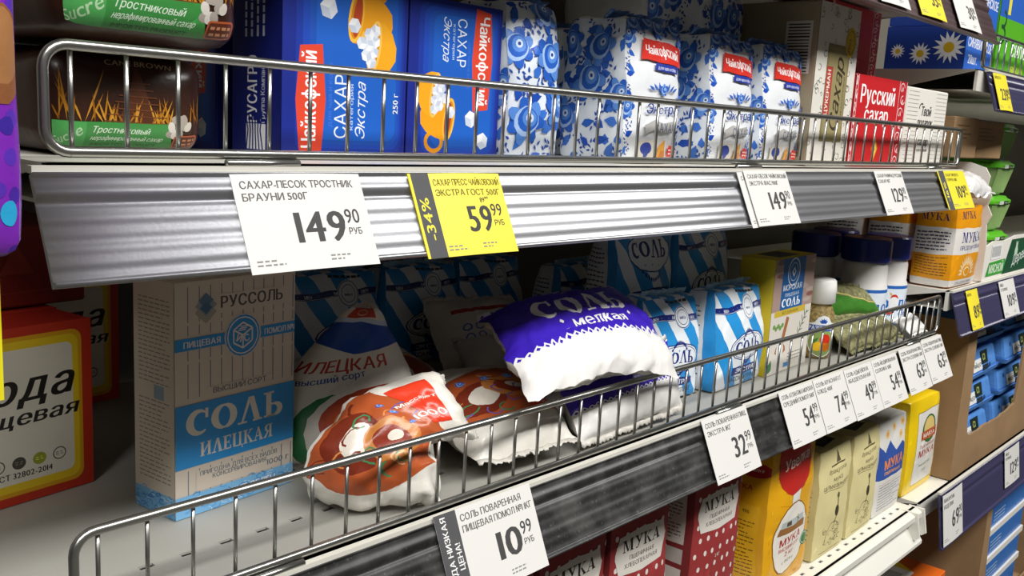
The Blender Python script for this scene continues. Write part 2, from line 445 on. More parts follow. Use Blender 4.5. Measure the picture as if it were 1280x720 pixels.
def pack(name, label, cat, fl, w, d, h, m, arts=None, defs=(), r=.0015, seg=(1, 1, 1), rz=0, group=None, body='carton', inkm='ink_card'):
    c, q = math.cos(rz), math.sin(rz)
    base = (fl[0]+c*w/2-q*d/2, fl[1]+q*w/2+c*d/2, fl[2])
    root = empty(name, base, rz, label, cat, group)
    soft = len(defs) > 0
    def D(p):
        if soft: p = rounded(w, d, h, r)(p)
        for g in defs: p = g(p)
        return p
    nx, ny, nz = seg
    vm = {}; V = []; F = []
    def vid(x, y, z):
        k = (round(x, 6), round(y, 6), round(z, 6))
        if k not in vm: vm[k] = len(V); V.append(D(Vector((x, y, z))))
        return vm[k]
    X = [-w/2+w*i/nx for i in range(nx+1)]; Y = [-d/2+d*i/ny for i in range(ny+1)]; Z = [h*i/nz for i in range(nz+1)]
    for i in range(nx):
        for k in range(nz):
            F.append((vid(X[i], Y[0], Z[k]), vid(X[i+1], Y[0], Z[k]), vid(X[i+1], Y[0], Z[k+1]), vid(X[i], Y[0], Z[k+1])))
            F.append((vid(X[i+1], Y[-1], Z[k]), vid(X[i], Y[-1], Z[k]), vid(X[i], Y[-1], Z[k+1]), vid(X[i+1], Y[-1], Z[k+1])))
        for j in range(ny):
            F.append((vid(X[i], Y[j], h), vid(X[i+1], Y[j], h), vid(X[i+1], Y[j+1], h), vid(X[i], Y[j+1], h)))
            F.append((vid(X[i], Y[j+1], 0), vid(X[i+1], Y[j+1], 0), vid(X[i+1], Y[j], 0), vid(X[i], Y[j], 0)))
    for j in range(ny):
        for k in range(nz):
            F.append((vid(X[0], Y[j+1], Z[k]), vid(X[0], Y[j], Z[k]), vid(X[0], Y[j], Z[k+1]), vid(X[0], Y[j+1], Z[k+1])))
            F.append((vid(X[-1], Y[j], Z[k]), vid(X[-1], Y[j+1], Z[k]), vid(X[-1], Y[j+1], Z[k+1]), vid(X[-1], Y[j], Z[k+1])))
    if soft: F = [t for q in F for t in ((q[0], q[1], q[2]), (q[0], q[2], q[3]))]
    b = mobj(body, V, F, m, root, soft)
    if not soft: bevel(b, r if r < .002 else .0015, 1)
    us = [w*i/nx for i in range(1, nx)] if soft else None; vs = [h*i/nz for i in range(1, nz)] if soft else None
    ds = [d*i/ny for i in range(1, ny)] if soft else None
    for face, a in (arts or {}).items():
        if face == 'F': a.build('front_print', b, lambda x, y, o: D(Vector((-w/2+x, -d/2-o, y))), inkm, us, vs)
        if face == 'L': a.build('side_print', b, lambda x, y, o: D(Vector((-w/2-o, d/2-x, y))), inkm, ds, vs)
        if face == 'T': a.build('top_print', b, lambda x, y, o: D(Vector((-w/2+x, -d/2+y, h+o))), inkm, us, ds)
    return root, D
def copy_thing(root, loc=None, rz=None, label=None):
    r = root.copy(); COL.objects.link(r)
    for ch in list(root.children):
        c = ch.copy(); COL.objects.link(c); c.parent = r
        for g in ch.children:
            e = g.copy(); COL.objects.link(e); e.parent = c
    if loc: r.location = loc
    if rz is not None: r.rotation_euler = (0, 0, rz)
    if label: r['label'] = label
    return r
def fin(root, w, z0, hh, m, amp=.003, y0=0, fold=0, name='top_seam', D=None, seed=0, n=28):
    V = []; F = []; rd = random.Random(seed)
    for i in range(n+1):
        x = -w/2+w*i/n
        wy = amp*math.sin(i*1.9+seed)+amp*.5*math.sin(i*.7+seed*2)
        for k in range(4):
            t = k/3; z = z0+hh*t*(1-.5*fold)+rd.uniform(-.0006, .0006); y = y0+wy*t-fold*hh*t
            V.append(Vector((x*(1+.02*t), y, z)))
    for i in range(n):
        for k in range(3): a = i*4+k; F.append((a, a+4, a+5, a+1))
    o = mobj(name, V, F, m, root, True)
    s = o.modifiers.new('thickness', 'SOLIDIFY'); s.thickness = .0008
    return o
def pillow(name, label, cat, P0, W_, H_, Tt, Tb, m, art=None, nu=36, nv=30, amp=.0015, fr=45, seed=1, crimp=.006, group=None, inkm='ink_film', body='bag_film', ev=2.6, seams=(1, 1)):
    """closed cushion over a 3D patch P0(u,v); v=0 nearest edge. Art lies on the upper side, seams are flat toothed strips"""
    c = P0(.5, .5); c0 = Vector((c.x, c.y, min(P0(a, b).z for a in (0, .5, 1) for b in (0, .5, 1))))
    root = empty(name, c0, 0, label, cat, group)
    def frame(u, v):
        e = .01; p = P0(u, v); du = P0(u+e, v)-P0(u-e, v); dv = P0(u, v+e)-P0(u, v-e); return p, du.cross(dv).normalized()
    def prof(u, v): return (max(0, 1-abs(2*u-1)**2.6)*max(0, 1-abs(2*v-1)**ev))**.62
    so = Vector((seed, seed*2, seed*3))
    def S(u, v, sgn, off=0):
        p, n = frame(u, v); T = (Tt if sgn > 0 else Tb)(u, v)*prof(u, v)
        q = p+n*sgn*T
        edge = 1-min(1, prof(u, v)*1.2)
        q = q+nvec(q*fr+so)*amp*(.35+edge*.9)+nvec(q*fr*2.7+so)*amp*.45
        return q+n*sgn*off-c0
    V = []; F = []; idx = {}
    for sg in (1, -1):
        for i in range(nu+1):
            for j in range(nv+1):
                bd = i in (0, nu) or j in (0, nv)
                if sg < 0 and bd: idx[(sg, i, j)] = idx[(1, i, j)]; continue
                idx[(sg, i, j)] = len(V); V.append(S(i/nu, j/nv, sg))
    for sg in (1, -1):
        for i in range(nu):
            for j in range(nv):
                q = [idx[(sg, i, j)], idx[(sg, i+1, j)], idx[(sg, i+1, j+1)], idx[(sg, i, j+1)]]
                F += [tuple(q[:3]), (q[0], q[2], q[3])] if sg > 0 else [(q[2], q[1], q[0]), (q[3], q[2], q[0])]
    bo = mobj(body, V, F, m, root, True)
    if crimp:
        for vv, dv in ((0, -1), (1, 1)):
            if not seams[vv]: continue
            V = []; F = []; n = nu*2
            for i in range(n+1):
                u = i/n; p, nn = frame(u, vv); t = (P0(u, vv)-P0(u, vv-.05*dv)).normalized()
                a = S(u, vv, 1); w_ = crimp*(1 if i % 2 else .72)
                wob = nn*math.sin(i*.9+seed)*crimp*.22
                V += [a, a+t*w_*.5+wob*.5, a+t*w_+wob]
            for i in range(n):
                for k in range(2): b = i*3+k; F.append((b, b+3, b+4, b+1))
            o = mobj('end_seam', V, F, m, root, True); s = o.modifiers.new('thickness', 'SOLIDIFY'); s.thickness = .0007
    if art:
        art.build('front_print', bo, lambda x, y, o: S(x/W_, y/H_, 1, o*1.6), inkm, [W_*i/nu for i in range(1, nu)], [H_*i/nv for i in range(1, nv)])
    return root
def quad(A, B, C, D):              # patch: A front-left, B front-right, C back-right, D back-left
    A, B, C, D = map(Vector, (A, B, C, D))
    return lambda u, v: (A*(1-u)+B*u)*(1-v)+(D*(1-u)+C*u)*v
# ------------------------------------------------------------------ the setting
def struct(o): o['kind'] = 'structure'; return o
mat('floor_tile', '55524B', .35, var=.06, vscale=3); mat('ceiling_white', '8C8C8C', .8); mat('wall_pale', '4A4844', .8)
struct(MB().box(-3, 6, -3.2, 2.2, -.05, 0).build('floor', 'floor_tile'))
struct(MB().box(-3, 6, -3.2, 2.2, 3.3, 3.35).build('ceiling', 'ceiling_white'))
struct(MB().box(-3, 6, 2.2, 2.25, 0, 3.3).build('wall_back', 'wall_pale'))
struct(MB().box(-3, 6, -3.25, -3.2, 0, 3.3).build('wall_front', 'wall_pale'))
struct(MB().box(6, 6.05, -3.2, 2.2, 0, 3.3).build('wall_right', 'wall_pale'))

X0, X1 = .178, 1.424          # the main bay
rack = empty('shelf_rack', (0, .45, 0), 0, 'tall back panels and slotted uprights carrying the shelves', 'rack')
def rpart(mb, name, m): o = mb.build(name, m, rack); o.location = (0, -.45, 0); return o
rpart(MB().box(X0-.9, X0-.012, .452, .462, .1, 2.0), 'back_panel', 'back_panel')
rpart(MB().box(X0+.012, X1-.002, .452, .462, .1, 2.0), 'back_panel', 'back_panel')
rpart(MB().box(1.452, 4.4, .452, .462, .1, 2.0), 'back_panel', 'back_panel')
for x in (X0-.011, X1+.013): rpart(MB().box(x-.012, x+.012, .43, .47, 0, 2.05), 'upright', 'steel_dark')

# a shelf board is one metal tray with a slotted front strip, a lip and end brackets
def shelf(name, label, x0, x1, z, m, depth=.425, slot=None, lip=.012, sp=.0262, th=.012, drop=.03):
    r = empty(name, ((x0+x1)/2, 0, z), 0, label, 'shelf')
    off = Vector((-(x0+x1)/2, 0, -z))
    def P(mb, n, mm, **k): mb.v = [tuple(Vector(v)+off) for v in mb.v]; return mb.build(n, mm, r, **k)
    b = MB()
    if slot:
        b.box(x0, x1, 0, slot, z-.0015, z); b.box(x0, x1, slot+.0045, depth, z-.0015, z)
        x = x0+.02; px = x0
        while x < x1-.02: b.box(px, x-.0045, slot, slot+.0045, z-.0015, z); px = x+.0045; x += sp
        b.box(px, x1, slot, slot+.0045, z-.0015, z)
    else: b.box(x0, x1, 0, depth, z-.0015, z)
    P(b, 'board', m)
    P(MB().prism([(0, z), (.004, z), (.004, z-drop), (0, z-drop)], x0, x1), 'front_lip', m)
    P(MB().box(x0+.01, x1-.01, .004, depth, z-drop, z-drop+.002), 'underside', m)
    for xx in (x0, x1-.003): P(MB().prism([(.002, z-.0016), (depth, z-.0016), (depth, z-drop-.03), (.12, z-drop)], xx, xx+.003), 'side_bracket', m)
    return r
def arcp(c, r, a0, a1, n=6): return [(c[0]+r*math.cos(math.radians(a0+(a1-a0)*i/n)), c[1]+r*math.sin(math.radians(a0+(a1-a0)*i/n))) for i in range(n+1)]
# wire fence along the front of a shelf: rails bent at the ends, and a row of rods
def basket(name, label, x0, x1, zb, zt, sp, first=None, y=0.0, rr=.0026, rod=.0013, ret=.10):
    r = empty(name, ((x0+x1)/2, y, zb), 0, label, 'wire fence'); ox = (x0+x1)/2; R = .011
    loop = [(x0+R, zb)]+[(x1-R, zb)]+arcp((x1-R, zb+R), R, -90, 0)+arcp((x1-R, zt-R), R, 0, 90)+arcp((x0+R, zt-R), R, 90, 180)+arcp((x0+R, zb+R), R, 180, 270)
    MB().tube([(a-ox, 0, b-zb) for a, b in loop], rr, 10, cap=False, up=(0, 1, 0)).build('frame_wire', 'wire_steel', r, smooth=True)
    x = first or x0+.0125; me = None
    while x < x1-.004:
        if me is None:
            o = MB().tube([(0, rr*.8, .0), (0, rr*.8, zt-zb)], rod, 6).build('rod', 'wire_steel', r, smooth=True); me = o.data
        else: o = bpy.data.objects.new('rod', me); link(o, r)
        o.location = (x-ox, 0, 0); x += sp
    for k, xx in enumerate((x0+.09, (x0+x1)/2, x1-.12)):
        MB().tube([(xx-ox, -.003, -.0045), (xx-ox+.045, -.003, -.0045)], .0022, 8).build('weld_plate', 'wire_steel', r, smooth=True)
    return r
# price rail: ribbed extrusion leaning outwards at the bottom
class Rail:
    def __init__(s, name, label, x0, x1, y0, z0, y1, z1, m, ridge=.0004, clear=False):
        s.a = Vector((0, y0, z0)); s.b = Vector((0, y1, z1)); s.L = (s.b-s.a).length
        s.t = (s.b-s.a).normalized(); s.n = Vector((0, s.t.z, -s.t.y)); s.x0 = x0; s.x1 = x1
        if s.n.y > 0: s.n = -s.n
        prof = []
        K = 64
        for i in range(K+1):
            q = i/K
            d = ridge*(.55*math.sin(q*19)+.45*math.sin(q*47+1))*(1 if .03 < q < .97 else 0)
            d += -.0016*math.exp(-((q-.27)/.035)**2)+.0012*math.exp(-((q-.18)/.05)**2)
            if q > .965: d = .0028
            if q < .02: d = .0022
            p = s.a+s.t*(q*s.L)+s.n*d; prof.append((p.y, p.z))
        back = [s.b-s.n*.0025, s.a-s.n*.0025]
        rt = empty(name, ((x0+x1)/2, s.a.y, s.a.z), 0, label, 'price rail'); s.root = rt
        mb = MB().prism([(y-s.a.y, z-s.a.z) for y, z in prof]+[(p.y-s.a.y, p.z-s.a.z) for p in back], x0-(x0+x1)/2, x1-(x0+x1)/2)
        o = mb.build('strip', m, rt); o.data.polygons.foreach_set('use_smooth', [len(p.vertices) == 4 for p in o.data.polygons])
        MB().prism([(-.001, .0), (-.001, .0035), (.0045, .0035), (.0045, .0)], x0-(x0+x1)/2, x1-(x0+x1)/2).build('mounting_lip', 'shelf_paint', rt)
    def P(s, x, d, off): return s.a+s.t*d+s.n*off+Vector((x, 0, 0))
RIDGE = mat('rail_silver_grey', 'B4B5B9', .42, .9, bump=.03, bscale=500, dust=.04, spec=.6)
mat('rail_black', '262626', .42, 0, dust=.22, vscale=40); mat('rail_violet', '3F3C5A', .22, 0, bump=.05, bscale=40)
mat('rail_plum', '5E4A4C', .35, 0, dust=.15, vscale=20)
def price_tag(rail, x, w, h, s0, label, top, rub, kop, yellow=False, strike=None, side=None, group=None, tilt=0, off=.0034, small=True, two=False, cut=False):
    """x = left edge, s0 = distance of the card's top edge from the rail's top"""
    bg = 'F2E23A' if yellow else 'DCDAD6'
    o0 = rail.P(x+w/2, s0+h, off)
    root = empty('price_tag', o0, 0, label, 'price tag', group)
    c, q = math.cos(tilt), math.sin(tilt)
    def P(u, v, o):
        a = (u-w/2)*c-v*q; b = (u-w/2)*q+v*c
        return rail.P(x+w/2+a, s0+h-b, off+.0004+o+.0012*math.sin(PI*min(1, max(0, u/w)))) - o0
    V = []; F = []; n = 8
    for i in range(n+1):
        u = w*i/n
        for v in (0, h):
            for o in (0, -.0004): V.append(P(u, v, o))
    for i in range(n):
        a = i*4; F += [(a, a+4, a+6, a+2), (a+1, a+3, a+7, a+5), (a, a+1, a+5, a+4), (a+2, a+6, a+7, a+3)]
    F += [(0, 2, 3, 1), (n*4, n*4+1, n*4+3, n*4+2)]
    mm = mat('tag_yellow', 'F0DF38', .45) if yellow else 'paper_tag'
    mobj('card', V, F, 'tag_yellow' if yellow else 'paper_tag', root)
    A = Art(w, h); k = '3A3A3A' if yellow else '3E3E3E'
    xt = .05*w
    if side:
        A.rect(0, 0, .2*w, h, '4B4B4D' if side != 'plain' else bg); 
        if side.startswith('-'):
            A.rect(0, 0, .025*w, h, 'F2E23A'); A.t(side, .14*w, h*.46, h*.13, 'F2E23A', rot=PI/2, bold=.02, wid=h*.5)
        else:
            A.t('ВСЕГДА НИЗКАЯ', .095*w, h*.5, h*.075, 'F3F1EE', rot=PI/2, bold=.02, wid=h*.92); A.t('ЦЕНА!', .175*w, h*.5, h*.075, 'F3F1EE', rot=PI/2, bold=.02)
        xt = .23*w
    for i, l in enumerate(top): A.t(l, xt, h*(.85-.125*i), h*.078, '5A5A57' if not yellow else '6A631F', 'l', bold=.018, wid=min((w-xt)*.96, h*.078*.86*len(l)))
    xr = w*.78
    A.t(rub, xr, h*.28, h*.33, k, 'r', bold=.035, wid=h*.205*len(rub)); A.t(kop, xr+.01*w, h*.46, h*.16, k, 'l', bold=.01, wid=h*.19)
    A.t('РУБ', xr+.02*w, h*.34, h*.07, k, 'l', bold=.006)
    if strike: A.t(strike, w*.74, h*.635, h*.06, k, 'c')
    A.lines(xt, h*.06, xt+.2*w, h*.14, 2, '8A8A86', .4); A.lines(w*.6, h*.07, w*.76, h*.15, 2, '8A8A86', .4)
    A.build('printing', root, P, 'ink_paper', eps=.00012)
    return root

UR = Rail('price_rail', 'silvery ribbed price rail along the upper shelf', X0-.008, X1+.004, -.004, 1.316, -.026, 1.2675, 'rail_silver_grey')
shelf('shelf_board', 'upper grey shelf with sugar packs on it', X0, X1, 1.3205, 'shelf_paint', slot=None, drop=.022)
basket('wire_basket_front', 'long wire fence along the front of the upper shelf', .178, 1.415, 1.3256, 1.374, .0265, .191)
LR = Rail('price_rail', 'black dusty price rail along the lower shelf', X0-.008, X1+.004, -.004, 1.077, -.026, 1.0265, 'rail_black', ridge=.0004)
shelf('shelf_board', 'middle grey shelf with salt packs and a slotted front strip', X0, X1, 1.0805, 'shelf_grey', slot=.052, drop=.022)
basket('wire_basket_front', 'long wire fence along the front of the salt shelf', .186, 1.422, 1.0862, 1.1375, .0262, .199)
# bottom white shelf
sb = shelf('shelf_board', 'bottom white slotted shelf carrying the flour packs', X0, 1.432, .812, 'shelf_white', slot=.0135, drop=.014)
MB().prism([(-.003, .0), (-.011, -.004), (-.011, -.012), (-.003, -.014), (.0, -.014), (0, 0)], -.627, .627).build('upper_bead', 'shelf_white', sb)
MB().prism([(.006, -.016), (-.016, -.047), (-.016, -.052), (.002, -.052), (.01, -.02)], -.627, .627).build('sloping_apron', 'shelf_white', sb)
for xx in (.6, .627): MB().prism([(-.013, .001), (-.02, -.035), (-.014, -.04), (.01, -.04), (.01, .001)], xx, xx+.004).build('end_clip', 'shelf_white', sb)
mat('panel_grey', '8B8A80', .5)
MB().prism([(.03, -.06), (.42, -.06), (.42, -.7), (.12, -.7)], .61, .616).build('support_panel', 'panel_grey', sb)
MB().box(-.62, .62, .30, .31, -.75, -.06).build('kick_panel', 'panel_grey', sb)
# the shelf above
AR = Rail('price_rail', 'plum coloured price rail of the topmost shelf, cut by the frame', X0-.008, X1+.002, -.006, 1.548, -.030, 1.4905, 'rail_plum', ridge=.0004)
shelf('shelf_board', 'topmost shelf over the sugar packs, only its underside seen', X0, X1, 1.552, 'shelf_paint', drop=.022)
# right hand bay
XB, XE = 1.452, 4.4
RU = Rail('price_rail', 'violet price rail of the right bay at the top, under the wire fence', XB+.022, XE, -.006, 1.4580, -.024, 1.4035, 'rail_violet', ridge=.0001)
shelf('shelf_board', 'right bay top shelf with blue egg boxes', XB, XE, 1.4600, 'shelf_paint', drop=.03)
basket('wire_basket_front', 'wire fence on the right bay top shelf', 1.462, XE, 1.464, 1.512, .03, 1.478, rr=.0024)
RM = Rail('price_rail', 'violet price rail of the right bay under the orange flour', XB+.004, XE, -.004, 1.1390, -.024, 1.0765, 'rail_violet', ridge=.0001)
shelf('shelf_board', 'right bay middle shelf with orange flour and a white crate', XB, XE, 1.1420, 'shelf_white', drop=.03)
RL = Rail('price_rail', 'violet price rail of the right bay at the bottom', XB+.016, XE, -.022, .8290, -.034, .7430, 'rail_violet', ridge=.0001)
shelf('shelf_board', 'right bay bottom shelf under the brown carton', XB, XE, .8125, 'shelf_white', drop=.03)
shelf('shelf_board', 'lowest right bay shelf with the orange box', XB, XE, .42, 'shelf_grey', drop=.03)

# ------------------------------------------------------------------ price tags
price_tag(UR, .2665, .084, .0545, .002, 'white price tag 149.90 at the left end of the silvery upper rail', ['САХАР-ПЕСОК ТРОСТНИК', 'БРАУНИ 500Г'], '149', '90')
price_tag(UR, .388, .081, .0545, .002, 'yellow price tag 59.99 with a dark minus 34 percent strip', ['САХАР ПРЕСС ЧАЙКОВСКИЙ', 'ЭКСТРА ГОСТ 500Г'], '59', '99', True, '89⁹⁹', '-34%')
price_tag(UR, .7895, .084, .054, .001, 'white price tag mostly hidden behind the right 149.90 tag', ['САХАР-ПЕСОК ЧАЙКОФСКИЙ'], '149', '90', off=.0026)
price_tag(UR, .7985, .084, .0545, .000, 'white price tag 149.90 with a second tag tucked behind it', ['САХАР-ПЕСОК ЧАЙКОФСКИЙ', 'ЭКСТРА ФАС.900Г'], '149', '90', off=.0045)
price_tag(UR, 1.105, .083, .0545, .000, 'white price tag 129.90 on the upper rail beneath the red sugar box', ['САХАР-РАФИНАД РУССКИЙ', 'САХАР 1КГ'], '129', '90')
price_tag(UR, 1.315, .105, .054, .000, 'yellow price tag 109.90 at the right end of the upper rail', ['САХАР ТИКЛЕНТА', 'ГОРЯЧО 500Г'], '109', '90', True, None, '-16%')
price_tag(LR, .4245, .0985, .0625, -.004, 'white price tag 10.99 with a dark strip on its left', ['СОЛЬ ПОВАРЕННАЯ', 'ПИЩЕВАЯ ПОМОЛ №1 1КГ'], '10', '99', side='always')
price_tag(LR, .7685, .0845, .0625, -.004, 'white price tag 32.99 standing alone on the black rail', ['СОЛЬ ПОВАРЕННАЯ ПИЩ.', 'ЭКСТРА 1КГ'], '32', '99')
for x, t1, t2, a, lb in ((.9235, 'СОЛЬ АТЛАНТИКА МОРСКАЯ', 'СРЕДНИЙ ПОМОЛ 500Г', '54', 'white price tag 54.99 on the black rail, left neighbour of 74.99'),
                       (1.0055, 'СОЛЬ КРАСНАЯ 2 Г', 'БЛЮД 400Г', '74', 'white price tag 74.99 on the black rail above the beige flour packs'),
                       (1.0875, 'СОЛЬ АДЫГЕЙСКАЯ', 'АБАДЗЕХСКАЯ 450Г', '49', 'white price tag 49.99 on the black rail'),
                       (1.169, 'СОЛЬ ЙОДИРОВАННАЯ', 'СОЛОНКА 500Г', '54', 'white price tag 54.99 on the black rail, right of the 49.99 tag'),
                       (1.2595, 'СОЛЬ ПОВАРЕННАЯ ПИЩ.', 'ЭКСТРА СОЛОНКА 500Г', '63', 'white price tag 63.99 on the black rail, left of the last tag'),
                       (1.342, 'СОЛЬ ПОВАРЕННАЯ ПИЩ.', 'ЭКСТРА СОЛОНКА 500Г', '63', 'white price tag 63.99, last on the right end of the black rail')):
    price_tag(LR, x, .0805, .0615, -.003+.001*math.sin(x*60), lb, [t1, t2], a, '99')
price_tag(AR, 1.013, .083, .056, .002, 'white price tag on the plum rail, leftmost and cut by the frame', ['СОЛЬ'], '24', '90')
price_tag(AR, 1.13, .083, .056, .002, 'yellow price tag on the plum rail beside the 30.90 tag', ['КРУПА'], '35', '90', True)
price_tag(AR, 1.262, .083, .056, .002, 'white price tag 30.90 at the right end of the plum rail', ['КРУПА', 'ГРЕЧНЕВАЯ'], '30', '90')
price_tag(RU, 1.483, .062, .0545, .002, 'yellow price tag 239 hanging on the violet rail below the wire fence', ['ЯЙЦО С1'], '239', '90', True)
price_tag(RM, 1.503, .052, .060, .002, 'yellow price tag 89 on the violet rail below the orange flour', ['МУКА'], '89', '90', True)
price_tag(RM, 1.665, .083, .060, .002, 'white price tag 109 on the violet rail of the right bay', ['ЯЙЦО', 'СТОЛОВОЕ'], '109', '90')
price_tag(RL, 1.470, .088, .080, .002, 'white price tag 69 at the left end of the lowest violet rail', ['МАКАРОНЫ', 'ИЗДЕЛИЯ'], '69', '90')
price_tag(RL, 1.785, .088, .066, .002, 'white price tag 129 on the lowest violet rail', ['ЯЙЦО', 'КУРИНОЕ'], '129', '90')
# ------------------------------------------------------------------ goods: shared materials
mat('film_brown', '3A2117', .3, bump=.4, bscale=40); mat('carton_navy', '10206E', .4); mat('carton_red', 'C8202A', .4)
mat('carton_kraft', 'A0937A', .6); mat('carton_cream', 'D9CFC0', .5); mat('soda_red', 'B22A1C', .45)
mat('film_stripe', 'E6ECF0', .28, bump=.5, bscale=50); mat('carton_yellow', 'D9C021', .5); mat('paper_red', '8E2A2A', .6, bump=.2, bscale=80)
mat('paper_yellow', 'E3B71A', .4, bump=.4, bscale=40); mat('paper_beige', 'D9CD93', .65, bump=.4, bscale=60); mat('paper_offwhite', 'DEDBD2', .6, bump=.4, bscale=60)
mat('film_orange', 'EFA017', .28, bump=.5, bscale=45); mat('film_lemon', 'F0CB12', .35, bump=.4, bscale=40)
mat('plastic_white', 'EDECE8', .35); mat('plastic_navy', '1D2A78', .3); mat('plastic_clear_white', 'E4E2DE', .3)
mat('pulp_blue', '4B86CF', .85, var=.1, vscale=60, bump=.3, bscale=200); mat('tub_green', '58B41E', .35); mat('tub_body', '93B070', .4)
mat('film_purple', '7A2BB0', .3, bump=.3, bscale=40)
mat('herbs', '7D7A52', .8, var=.55, vscale=160, bump=1, bscale=260); mat('film_haze', 'E8EAE4', .15, alpha=.22)
BLU = '2B93D8'; NAVY = '1B2A78'

# ---- upper shelf
def brown_art(w, h):
    A = Art(w, h, 5)
    A.poly([(w*.38, h*.3), (w*.5, h*.86), (w*.62, h*.3)], '55301E')
    for i in range(46):
        x = A.rnd.uniform(.02, .98)*w; a = PI/2+A.rnd.uniform(-.7, .7); A.leaf(x, h*.3, h*A.rnd.uniform(.14, .42)*(1.3 if abs(x/w-.5) > .3 else .7), a, h*.02, A.rnd.choice(['B47A22', '9A6119', 'C88E32']))
    for i in range(7): A.line([(w*(.3+.02*i), h*(.32+.06*i)), (w*(.7-.02*i), h*(.32+.06*i))], h*.01, '6E4128')
    A.t('CANE BROWN', w*.52, h*.84, h*.07, 'C9B48C', sh=.25, wid=w*.42)
    A.poly([(0, h*.02), (w*.76, h*.02), (w*.70, h*.32), (0, h*.3)], '3F8F45')
    A.poly([(0, h*.02), (w*.2, h*.02), (w*.2, h*.3), (0, h*.3)], '4FA556')
    A.t('Sucre', w*.1, h*.1, h*.11, 'B7D8AE', rot=.6, sh=.3); A.t('Тростниковый', w*.23, h*.21, h*.06, 'DCEBD6', 'l', sh=.3); A.t('нерафинированный сахар', w*.23, h*.13, h*.055, 'DCEBD6', 'l', sh=.3, wid=w*.44)
    A.t('IMPORTED PRODUCT', w*.44, h*.045, h*.05, '24552A', bold=.02, wid=w*.4)
    for i in range(9): A.ell(w*(.72+.03*(i % 5)), h*(.22+.07*(i//3)), w*.035, h*.04, A.rnd.choice(['CFC8BC', 'A9A095', 'DAD4CA']), i)
    A.rrect(w*.745, h*.03, w*.93, h*.2, h*.03, 'B55A33'); A.rrect(w*.755, h*.045, w*.92, h*.185, h*.02, '5E2B18'); A.lines(w*.77, h*.06, w*.91, h*.17, 2, 'C98B62', .45)
    return A
for nm, fl, w, d, h, rz, lb in (('sugar_pack', (.2, .052, 1.3215), .09, .14, .056, .02, 'dark brown cane sugar pack lying behind the fence, lower of two'),
                                ('sugar_pack', (.191, .012, 1.380), .104, .15, .07, .10, 'dark brown cane sugar pack lying on top, above the fence')):
    pack(nm, lb, 'sugar', fl, w, d, h, 'film_brown', {'F': brown_art(w, h)}, [bulge(w, d, h, .006), wrinkle(.0022, 30, 2)], r=.014, seg=(14, 14, 12), rz=rz, body='bag_film', inkm='ink_film', group='brown cane sugar packs')

def cube_iso(A, x, y, s, a=0):
    c, q = math.cos(a), math.sin(a)
    def T(p): return [(x+s*(u*c-v*q), y+s*(u*q+v*c)) for u, v in p]
    A.polys([T([(-.87, .5), (0, 1), (.87, .5), (0, 0)])], 'F4F6FA'); A.polys([T([(-.87, .5), (0, 0), (0, -1), (-.87, -.5)])], 'C9D3E4'); A.polys([T([(.87, .5), (0, 0), (0, -1), (.87, -.5)])], 'E0E6F0')
def cups(A, x, y, s, a):
    """yellow mug with tea and a bowl of sugar cubes, drawn in a frame turned by a"""
    c, q = math.cos(a), math.sin(a)
    A.M = lambda u, v: (x+s*(u*c-v*q), y+s*(u*q+v*c))
    A.ring(1.15, -.75, .42, .5, .2, 'E8990C')
    A.poly([(-1, 0), (-.95, -.7), (-.8, -1.3), (-.5, -1.7), (0, -1.82), (.5, -1.7), (.8, -1.3), (.95, -.7), (1, 0)], 'EFA10F')
    A.poly([(-.9, -.3), (-.8, -1.2), (-.5, -1.6), (-.45, -.4)], 'F8C04A')
    A.ell(0, 0, 1, .36, 'F9BE3E'); A.ell(0, -.02, .86, .27, 'D98A12'); A.ell(0, -.06, .78, .2, 'B9431A'); A.M = None
    def C(u, v, k, r): A.M = None; cube_iso(A, x+s*(u*c-v*q), y+s*(u*q+v*c), s*k, r)
    C(-.35, .02, .3, .5)
    A.M = lambda u, v: (x+s*(u*c-v*q), y+s*(u*q+v*c))
    A.poly([(-1.95, -1.05), (-1.9, -1.5), (-1.65, -1.95), (-1.2, -2.2), (-.7, -2.15), (-.2, -1.85), (.05, -1.45), (.1, -1.05)], 'F3AA18')
    A.ell(-.92, -1.05, 1.03, .34, 'FAC65A'); A.ell(-.92, -1.03, .9, .26, 'D98F1A'); A.M = None
    for u, v in ((-1.5, -1.0), (-1.1, -1.05), (-.7, -1.05), (-.3, -1.0), (-1.3, -.72), (-.9, -.75), (-.5, -.72), (-.9, -.42)): C(u, v, .26, u*3)
def chai_carton_art(w, h, up=True):
    A = Art(w, h, 3)
    A.rect(0, 0, w, h, '10268A')
    for k, c in enumerate(['12359F', '1446B4', '1450B4', '165FC4']): A.rrect(w*(.1+.05*k), h*(.03+.02*k), w*(.97-.02*k), h*(.97-.02*k), w*.08, c)
    R = (lambda u, v: (w*(1-v), h*u)) if up else (lambda u, v: (w*v, h*(1-u)))   # print turned on its side: u runs along the height
    ang = PI/2 if up else -PI/2
    q = .72 if up else .92
    A.poly([R(.02, .70), R(.04, .87), R(.38*q, .9), R(.72*q, .87), R(.74*q, .70), R(.38*q, .67)], 'E2462A')
    x, y = R(.38*q, .745); A.t('Чайкофский', x, y, w*.11, 'FFFFFF', rot=ang, wid=h*.62*q, bold=.03)
    x, y = R(.42*q, .62); A.t('для чая и кофе', x, y, w*.035, '3C6FD8', rot=ang, wid=h*.3, bold=.02)
    x, y = R(.25, .50); A.t('САХАР', x, y, w*.10, 'E8EEF8', rot=ang, wid=h*.30, bold=0)
    x, y = R(.25, .45); A.t('категория', x, y, w*.03, 'BFD3F2', rot=ang, wid=h*.22)
    x, y = R(.23, .35); A.t('Экстра', x, y, w*.08, 'E8EEF8', rot=ang, wid=h*.27, sh=.35, bold=0)
    return A, R, ang
